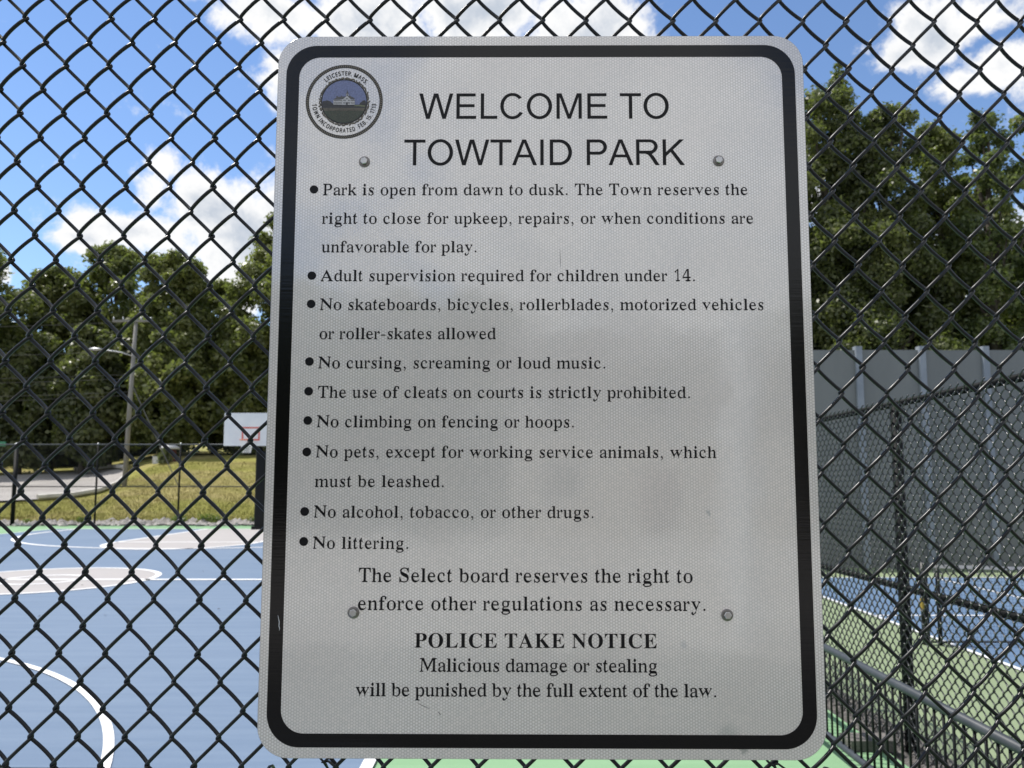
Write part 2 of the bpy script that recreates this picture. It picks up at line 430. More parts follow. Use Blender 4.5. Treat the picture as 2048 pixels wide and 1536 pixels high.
LW = .06
sheet('centre_circle', arc(-7.72, 12.5, 1.74, 0, 360, 72)[:-1], .004, 'pale_grey_court', blue)
key_pts = [(-10.75, 26.7), (-10.75, 20.6)] + arc(-8.8, 20.6, 1.95, 180, 360, 30, 2.35)[1:-1] + [(-6.85, 20.6), (-6.85, 26.7)]
sheet('key_area', key_pts, .004, 'pale_grey_court', blue)
for nm, pts, w, cl in (
        ('sideline', [(-.8, -2), (-.8, 26.75)], .07, 0), ('sideline', [(-16.2, -2), (-16.2, 26.75)], .07, 0),
        ('baseline', [(-16.2, 26.72), (-.8, 26.72)], .1, 0), ('centre_line', [(-16.2, 12.5), (-.8, 12.5)], .14, 0),
        ('circle_line', arc(-7.72, 12.5, 1.74, 0, 360, 72)[:-1], .1, 1), ('circle_line', arc(-7.72, 12.5, .62, 0, 360, 48)[:-1], .09, 1),
        ('three_point_line', [(-15.3, 26.7)] + arc(-8.5, 25.3, 6.8, 180, 360, 90) + [(-1.7, 26.7)], .14, 0),
        ('key_line', key_pts, .13, 0), ('free_throw_line', [(-10.75, 20.6), (-6.85, 20.6)], .13, 0),
        ('three_point_line', [(-12.49, -1.8)] + arc(-7.15, 2.18, 5.34, 180, 0, 120) + [(-1.81, -1.8)], LW, 0)):
    strip(nm, pts, w, .008, 'line_paint', blue, bool(cl))

# the tennis side lies lower
TZ = -.55
olive = sheet('tennis_apron', [(2.5, -8), (40, -8), (40, 40), (2.5, 40)], TZ - .01, 'olive_apron', kind='structure')
tb = sheet('tennis_court', [(5.7, -4), (34, -4), (34, 17.4), (5.9, 17.4)], TZ, 'tennis_blue', kind='structure')
for nm, pts in (('tennis_sideline', [(5.68, -4), (5.9, 17.4)]), ('baseline', [(5.9, 17.35), (34, 17.35)]), ('service_line', [(5.82, 12.35), (34, 12.35)]),
                ('centre_service_line', [(8.95, -4), (9.6, 17.3)])):
    strip(nm, pts, .07, TZ + .004, 'line_paint', tb)
gravel = MB().box(2.2, 2.55, -.3, 29, -.7, -.05).obj('gravel_strip', 'rubble', kind='structure')
rng = random.Random(5)


def rocks(name, spots, sz, m, zf, **kw):
    mb = MB()
    for (x, y) in spots:
        s = rng.uniform(*sz); sx, sy, szz = s * rng.uniform(.7, 1.3), s * rng.uniform(.7, 1.3), s * rng.uniform(.5, .9)
        a = rng.uniform(0, 6.3); ca, sa = math.cos(a), math.sin(a); z0 = zf(x, y)
        base = [(1, 0, .1), (.4, .9, -.1), (-.6, .8, .1), (-1, -.1, 0), (-.3, -.9, .1), (.6, -.8, -.1), (.2, .1, 1), (.0, 0, -1)]
        vs = []
        for (u, v, w) in base:
            u *= rng.uniform(.75, 1.2) * sx; v *= rng.uniform(.75, 1.2) * sy; w = w * szz * rng.uniform(.8, 1.2)
            vs.append((x + u * ca - v * sa, y + u * sa + v * ca, z0 + w + szz * .3))
        fs = [(i, (i + 1) % 6, 6) for i in range(6)] + [((i + 1) % 6, i, 7) for i in range(6)]
        mb.add(vs, fs)
    return mb.obj(name, m, **kw)


rocks('stones', [(rng.uniform(-22, 2), rng.gauss(29.6, .3)) for _ in range(1700)], (.07, .2), 'stone', lambda x, y: max(-.02, terr(x, y) - .02), kind='stuff')
rocks('gravel', [(rng.uniform(2.2, 2.55), rng.uniform(1.5, 14)) for _ in range(5000)], (.012, .035), 'rubble', lambda x, y: -.05, kind='stuff')

# driveway on the left and its kerb
def ground_pt(px, d, lift): x = (px - 1024) / 1500 * d; return (x, d, terr(x, d) + lift)


near = [(-500, 33.2), (0, 36.6), (80, 37.6), (150, 39), (200, 41.), (235, 44), (252, 47.5)]
far = [(-500, 52), (0, 54.5), (80, 57), (150, 60), (190, 61), (225, 58), (252, 53)]
mb = MB(); NN = 10
for i in range(len(near)):
    (pa, da), (pb, db) = near[i], far[i]
    for j in range(NN + 1):
        t = j / NN; mb.v.append(ground_pt(pa + (pb - pa) * t, da + (db - da) * t, .1))
mb.f = [(i * (NN + 1) + j, (i + 1) * (NN + 1) + j, (i + 1) * (NN + 1) + j + 1, i * (NN + 1) + j + 1) for i in range(len(near) - 1) for j in range(NN)]
drive = mb.obj('driveway', 'driveway', smooth=True, kind='structure')
kp = [ground_pt(p, d, .2) for p, d in near[2:]] + [ground_pt(p, d, .3) for p, d in far[:2:-1]]
MB().tube(kp, .15, 6).obj('kerb', 'kerb', drive)

exec_order = None
# ------------------------------------------------------------------ trees
nr = np.random.default_rng(11)


def leaves_mesh(name, centres, radii, n, size, m, squash=.8, shell=.55, droop=.2):
    """n leaf faces spread through the given puffs"""
    centres = np.array(centres, float); radii = np.array(radii, float)
    w = radii ** 2; idx = nr.choice(len(centres), n, p=w / w.sum())
    d = nr.normal(size=(n, 3)); d /= np.linalg.norm(d, axis=1)[:, None]
    rr = (shell + (1 - shell) * nr.random(n) ** .7) * (1 + .18 * nr.normal(size=n).clip(-2, 2))
    off = d * (rr * radii[idx])[:, None]; off[:, 2] *= squash
    c = centres[idx] + off
    nrm = d + nr.normal(size=(n, 3)) * .75; nrm[:, 2] += .35; nrm /= np.linalg.norm(nrm, axis=1)[:, None]
    t = np.cross(nrm, nr.normal(size=(n, 3))); t /= np.linalg.norm(t, axis=1)[:, None] + 1e-9
    b = np.cross(nrm, t)
    s = size * (.6 + .8 * nr.random(n))
    L, Wd = (s * .62)[:, None], (s * .36)[:, None]
    v = np.empty((n, 4, 3))
    v[:, 0] = c - t * L; v[:, 1] = c + b * Wd + nrm * (s * .08)[:, None]; v[:, 2] = c + t * L - nrm * (s * droop)[:, None]; v[:, 3] = c - b * Wd + nrm * (s * .08)[:, None]
    me = bpy.data.meshes.new(name)
    me.vertices.add(n * 4); me.vertices.foreach_set('co', v.ravel())
    me.loops.add(n * 4); me.loops.foreach_set('vertex_index', np.arange(n * 4, dtype=np.int32))
    me.polygons.add(n); me.polygons.foreach_set('loop_start', np.arange(0, n * 4, 4, dtype=np.int32))
    try: me.polygons.foreach_set('loop_total', np.full(n, 4, dtype=np.int32))
    except Exception: pass
    me.update(calc_edges=True); me.materials.append(MAT[m]); return me


def tree(name, label, px, top, wid, depth, n, leaf, m, base_z=None, low=.25, group=None, npuff=46, shell=.45, x=None, peak=None):
    """px/top/wid: where the crown stands in the picture at that depth; crown runs from low*height up"""
    X = (px - 1024) / 1500 * depth if x is None else x
    z1 = CAM_Z + (970 - top) / 1500 * depth
    z0 = base_z if base_z is not None else (terr(X, depth) if X < 3 else TZ)
    h = z1 - z0; wr = wid / 1500 * depth / 2
    t = thing(name, label, 'tree', (X, depth, z0), group=group)
    rg = random.Random(int(px * 7 + depth))
    cen, rad, limbs = [], [], []
    hc = h * low
    for k in range(npuff):
        f = (k + .5) / npuff                    # height fraction in the crown
        f = f ** .85
        prof = min(1., .55 + f * 1.6) * math.sqrt(max(.04, 1 - max(0., f - .38) ** 2 / .42))
        a = k * 2.4 + rg.uniform(-.5, .5)
        r_ = wr * prof * rg.uniform(.3, 1.)
        pr = max(.12 * wr, wr * rg.uniform(.3, .46) * (1 - .5 * f))
        z = hc + (h - hc) * f
        z = min(z, h - pr * .75)
        rho = max(0, r_ - pr * .3)
        cen.append((rho * math.cos(a), rho * math.sin(a), z)); rad.append(pr)
    cen.append((rg.uniform(-.1, .1) * wr, 0, h - .11 * wr)); rad.append(.14 * wr)
    if peak:
        ox = (peak[0] - px) / 1500 * depth
        for q in range(5): cen.append((ox + rg.uniform(-.1, .1), 0, h - .5 + peak[1] * q / 4)); rad.append(.75 - .13 * q)
    n = int(n * (1.0 if depth > 0 and base_z == -.02 else 2.4))
    cr = leaves_mesh('crown', cen, rad, n, leaf, m, .8, shell)
    put('crown', cr, t)
    tb_ = MB(); tr_ = max(.12, h * .016)
    trunk = [(0, 0, -.3), (.05 * wr * rg.uniform(-1, 1), 0, h * .3), (.1 * wr * rg.uniform(-1, 1), 0, h * .6), (0, 0, h * .9)]
    tb_.tube(trunk, [tr_ * 1.35, tr_, tr_ * .65, tr_ * .15], 7)
    for k in range(0, len(cen), 3):
        c_ = cen[k]; zb = max(h * .12, c_[2] - .16 * h)
        tb_.tube([(0, 0, zb), (c_[0] * .5, c_[1] * .5, zb + (c_[2] - zb) * .4), (c_[0] * .93, c_[1] * .93, c_[2])], [tr_ * .42, tr_ * .28, tr_ * .08], 5)
    tb_.obj('trunk', 'bark', t, smooth=True)
    return t


G_L, G_R, G_B = 'trees beyond the driveway', 'trees beyond the grey wall', 'unseen trees added for the sign to reflect'
tree('oak_tree', 'leafy tree cut by the frame whose crown reaches highest beside the street sign', -95, 470, 300, 56, 14000, .3, 'leaf_oak', group=G_L, low=.15)
tree('oak_tree', 'rounded tree between the edge branch and the tall crown, over the driveway shade', 100, 528, 215, 62, 16000, .3, 'leaf_oak', group=G_L, low=.2)
tree('oak_tree', 'broad green tree rising straight behind the utility pole', 215, 482, 235, 63, 18000, .3, 'leaf_oak', group=G_L, low=.2)
tree('oak_tree', 'yellow-green tree just past the utility pole, tallest of the row there', 335, 500, 230, 60, 19000, .3, 'leaf_oak', group=G_L, low=.15)
tree('oak_tree', 'shorter tree in the dip of the tree line above the basketball backboard', 428, 556, 170, 64, 10000, .3, 'leaf_oak', group=G_L, low=.1)
tree('oak_tree', 'tall tree beside the left edge of the park sign, behind the backboard', 575, 400, 250, 62, 22000, .3, 'leaf_oak', group=G_L, low=.08)
tree('maple_tree', 'low shaded tree at the far side of the driveway, below the wires', 40, 690, 190, 57, 9000, .32, 'leaf_dark', group=G_L, low=.12)
tree('maple_tree', 'smaller tree with its crown crossed by the streetlight arm', 165, 650, 170, 56, 9000, .32, 'leaf_dark', group=G_L, low=.12)
tree('maple_tree', 'dense lower tree standing over the small shed', 330, 660, 190, 57, 10000, .32, 'leaf_oak', group=G_L, low=.14)
tree('maple_tree', 'dense lower tree directly behind the backboard', 470, 640, 200, 60, 11000, .32, 'leaf_oak', group=G_L, low=.1)
tree('pine_tree', 'dark tree with a pointed tip against the sky, next to the sign edge', 1680, 150, 290, 38, 34000, .18, 'leaf_dark', group=G_R, low=.06, npuff=90, shell=.3, peak=(1708, 1.9))
tree('oak_tree', 'glossy dark tree over the first wall posts, its top below the cloud', 1795, 190, 270, 37, 33000, .18, 'leaf_dark', group=G_R, low=.06, npuff=84, shell=.3)
tree('oak_tree', 'mid-green tree in the dip of the skyline over the third wall post', 1900, 228, 240, 39, 27000, .18, 'leaf_oak', group=G_R, low=.06, npuff=76)
tree('birch_tree', 'thin pale-leaved tree with sky showing through, at the frame edge', 2010, 196, 220, 36, 15000, .17, 'leaf_pale', group=G_R, low=.1, npuff=60, shell=.2)
tree('oak_tree', 'deep green tree just outside the frame beyond the grey wall', 2150, 180, 300, 40, 16000, .24, 'leaf_oak', group=G_R, low=.1)
tree('oak_tree', 'large tree hidden behind the park sign, nearest the pointed tree', 1500, 190, 320, 40, 14000, .26, 'leaf_dark', group=G_R, low=.1)
tree('oak_tree', 'hidden tree behind the middle of the park sign', 1200, 420, 420, 58, 12000, .4, 'leaf_oak', group=G_L, low=.1, base_z=.5)
tree('oak_tree', 'hidden tree behind the town seal of the park sign', 800, 430, 380, 62, 12000, .4, 'leaf_oak', group=G_L, low=.1)
for k, (bx, by, bh) in enumerate([(-16, -24, 8.6), (-9, -26, 9.4), (-5, -26, 8.8), (-1.8, -31, 10), (13, -29, 9.6), (17, -26, 9.8), (25, -24, 9.), (-24, -25, 9.6)]):  # unseen trees added so the sign border reflects a dark line
    tree('reflection_tree', ['leafy unseen tree added for the sign reflection, ' + w for w in ('second from the west end', 'third from the west end', 'just west of the tan house', 'behind the west corner of the tan house',
         'just east of the tan house', 'second from the east end', 'at the east end', 'at the west end')][k], 1024, 970 - (bh - CAM_Z) / 40 * 1500, 9.5 / 40 * 1500, 40, 7000, .42, 'leaf_dark',
         base_z=-.02, low=.02, group=G_B, x=bx).location = (bx, by, -.02)
# dense woods that close the view under the crowns
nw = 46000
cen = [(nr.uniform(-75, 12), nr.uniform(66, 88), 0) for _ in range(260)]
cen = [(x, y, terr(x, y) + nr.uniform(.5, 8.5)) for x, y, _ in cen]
put('woods', leaves_mesh('woods', cen, [nr.uniform(2., 3.6) for _ in cen], nw, .75, 'leaf_shaded', .8, .1), kind='stuff')
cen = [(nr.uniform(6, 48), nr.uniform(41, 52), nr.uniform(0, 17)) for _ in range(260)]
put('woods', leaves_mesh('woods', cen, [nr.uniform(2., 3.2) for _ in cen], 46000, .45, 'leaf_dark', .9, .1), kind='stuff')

# grass blades and weeds near the far fence
def blades(name, spots, h, m, **kw):
    mb = MB()
    for (x, y) in spots:
        z = terr(x, y); a = rng.uniform(0, 6.3); l = h * rng.uniform(.5, 1.3); dx, dy = math.cos(a) * .012, math.sin(a) * .012; bx, by = rng.uniform(-.5, .5) * l, rng.uniform(-.5, .5) * l
        mb.add([(x - dx, y - dy, z - .01), (x + dx, y + dy, z - .01), (x + bx, y + by, z + l)], [(0, 1, 2)])
    return mb.obj(name, m, **kw)


blades('grass_tufts', [(rng.uniform(-24, -8), 29.7 + 22 * rng.random() ** 1.5) for _ in range(42000)], .11, 'grass', kind='stuff')
wc = [(-16.8, 29.5, .12), (-13.2, 29.6, .1), (-12.9, 29.5, .15), (-12.0, 29.7, .18), (-11.6, 29.6, .14), (-10.1, 29.5, .1), (-19, 29.6, .1)]
put('weeds', leaves_mesh('weeds', [(x, y, terr(x, y) + .12) for x, y, r in wc], [r * 2 for x, y, r in wc], 900, .1, 'weed', .8, .1), kind='stuff')
mb = MB()
for _ in range(110):
    x, y, a = rng.uniform(-16, 2.1), rng.uniform(3, 29), rng.uniform(0, 6.3); l = rng.uniform(.012, .03); w_ = l * .5; ca_, sa_ = math.cos(a), math.sin(a)
    mb.add([(x + u * ca_ - v * sa_, y + u * sa_ + v * ca_, .012 + h_) for u, v, h_ in ((-l, 0, 0), (0, w_, .01), (l, 0, .004), (0, -w_, .008))], [(0, 1, 2), (0, 2, 3)])
mb.obj('fallen_leaves', 'bark', kind='stuff')

# ------------------------------------------------------------------ frame of the sign and of the fence it hangs on
def cam_to_world(v):
    F = Vector((0, math.cos(PITCH), math.sin(PITCH))); U = Vector((0, -math.sin(PITCH), math.cos(PITCH)))
    return Vector((v[0], 0, 0)) + F * v[2] - U * v[1]


nrm = Vector((-.006, -.092, -.996)).normalized()
ax = Vector((1, .0012, -.006)); ax = (ax - nrm * ax.dot(nrm)).normalized()
up = ax.cross(nrm); up = up if up.y < 0 else -up
AX, UP, NB = cam_to_world(ax), cam_to_world(up), -cam_to_world(nrm)      # NB points away from the viewer
ORG = Vector((0, 0, CAM_Z)) + cam_to_world((.04, -.05, 1.04667))
FR = Matrix((AX, NB, UP)).transposed().to_4x4()


def zigzag_wire(hx, P, D, r, dl, n, rings, sides):
    """one chain-link wire: a flattened coil that turns round its neighbours at every node"""
    mb = MB(); A = hx / 2 + dl; pts = []
    for k in range(n):
        for leg in (0, 1):
            for i in range(rings):
                ps = -PI / 2 + PI * i / rings
                u = math.sin(ps); q = .5 + .5 * (.84 * u + .16 * ps / (PI / 2))
                s = 1 if leg == 0 else -1
                pts.append((s * A * u, -s * D * math.cos(ps), (k + .5 * leg + .5 * q) * P))
    mb.tube(pts, r, sides, caps=True); return mb


fence = thing('chain_link_fence', 'black vinyl chain link fence right behind the park sign', 'fence')
BASE = -1.52
fence.matrix_world = Matrix.Translation(ORG + NB * .0135 + UP * BASE) @ FR
HX, HZ = .03199, .03681
X0, Z0 = -.76293, .54511 - BASE
NPER = 41
wz = zigzag_wire(HX, 2 * HZ, .0051, .0026, .0019, NPER, 9, 8).mesh('wire', 'black_vinyl', True)
JB = -int((Z0 - .03) / HZ)                       # lowest row
wr_ = random.Random(3)
for w in range(-34, 78):
    j = JB if (w + JB) % 2 == 0 else JB + 1      # left turn rows have w + j even
    x = X0 + HX * (w + .5); z = Z0 + j * HZ - .000165 * (w + .5)
    o = put('wire', wz, fence)
    sh = .0055                                   # the weave leans a little
    o.location = (x - (j * HZ) * sh + wr_.gauss(0, .00035), wr_.gauss(0, .0004), z)
    o.rotation_euler = (0, -sh, wr_.gauss(0, .05))
mid = MB(); mid.tube([(-1.9, .037, Z0 - 1.106), (1.9, .037, Z0 - 1.110)], .0215, 16); mid.obj('middle_rail', 'black_paint', fence, smooth=True)
for nm, z in (('bottom_rail', .05), ('top_rail', 3.02)):
    MB().tube([(-1.9, .037, z), (1.9, .037, z)], .0215, 16).obj(nm, 'black_paint', fence, smooth=True)
for x in (-1.9, 1.9): MB().tube([(x, .04, -.1), (x, .04, 3.1)], .038, 18).obj('post', 'black_paint', fence, smooth=True)
for k in range(9):
    x = -1.55 + k * .39
    if abs(x) < .36: continue
    z = Z0 - 1.108
    MB().tube([(x + .03 * math.sin(a * 1.0) * 0 + .004 * a / 6, .037 - .026 * math.cos(a), z + .026 * math.sin(a)) for a in [i * PI / 6 for i in range(14)]], .0022, 6).obj('tie_wire', 'black_vinyl', fence, smooth=True)

# ------------------------------------------------------------------ the sign
sign = thing('park_sign', 'white reflective park rules sign with black border and town seal', 'sign')
sign.matrix_world = Matrix.Translation(ORG) @ FR


def fill_mesh(name, contours, y, m, sx=1., x0=0., z0=0.):
    """filled flat shape from closed outlines, set y in front of the panel"""
    cu = bpy.data.curves.new('outline', 'CURVE'); cu.dimensions = '2D'; cu.fill_mode = 'BOTH'
    for c in contours:
        sp = cu.splines.new('POLY'); sp.points.add(len(c) - 1)
        for i, (a, b) in enumerate(c): sp.points[i].co = (a, b, 0, 1)
        sp.use_cyclic_u = True
    ob = bpy.data.objects.new('outline', cu)
    me = bpy.data.meshes.new_from_object(ob); bpy.data.objects.remove(ob)
    co = np.empty(len(me.vertices) * 3); me.vertices.foreach_get('co', co); co = co.reshape(-1, 3)
    co = np.c_[co[:, 0], np.full(len(co), -y), co[:, 1]]
    me.vertices.foreach_set('co', co.ravel()); me.name = name; me.materials.clear(); me.materials.append(MAT[m]); me.update()
    return me


def rrect(hx, hz, r, n=14):
    P_ = []
    for (cx, cz, a) in ((hx - r, hz - r, 0), (-hx + r, hz - r, 90), (-hx + r, -hz + r, 180), (hx - r, -hz + r, 270)):
        P_ += [(cx + r * math.cos(R(a + 90 * i / n)), cz + r * math.sin(R(a + 90 * i / n))) for i in range(n + 1)]
    return P_


# panel: aluminium sheet with the film on its face
prof = rrect(.381, .508, .0425)
n_ = len(prof)
mb = MB()
mb.add([(x, .0028, z) for x, z in prof] + [(x, .0003, z) for x, z in prof] + [(x * .9992, 0., z * .9994) for x, z in prof],
       [tuple(range(n_))] + [(i, (i + 1) % n_, (i + 1) % n_ + n_, i + n_) for i in range(n_)] + [(i + n_, (i + 1) % n_ + n_, (i + 1) % n_ + 2 * n_, i + 2 * n_) for i in range(n_)])
panel = mb.obj('panel', 'aluminium', sign)
put('reflective_film', fill_mesh('reflective_film', [rrect(.3805, .5075, .042)], .0002, 'sheeting'), panel)
put('border', fill_mesh('border', [rrect(.3686, .4937, .044), rrect(.3497, .4757, .031)], .00045, 'black_film'), sign)

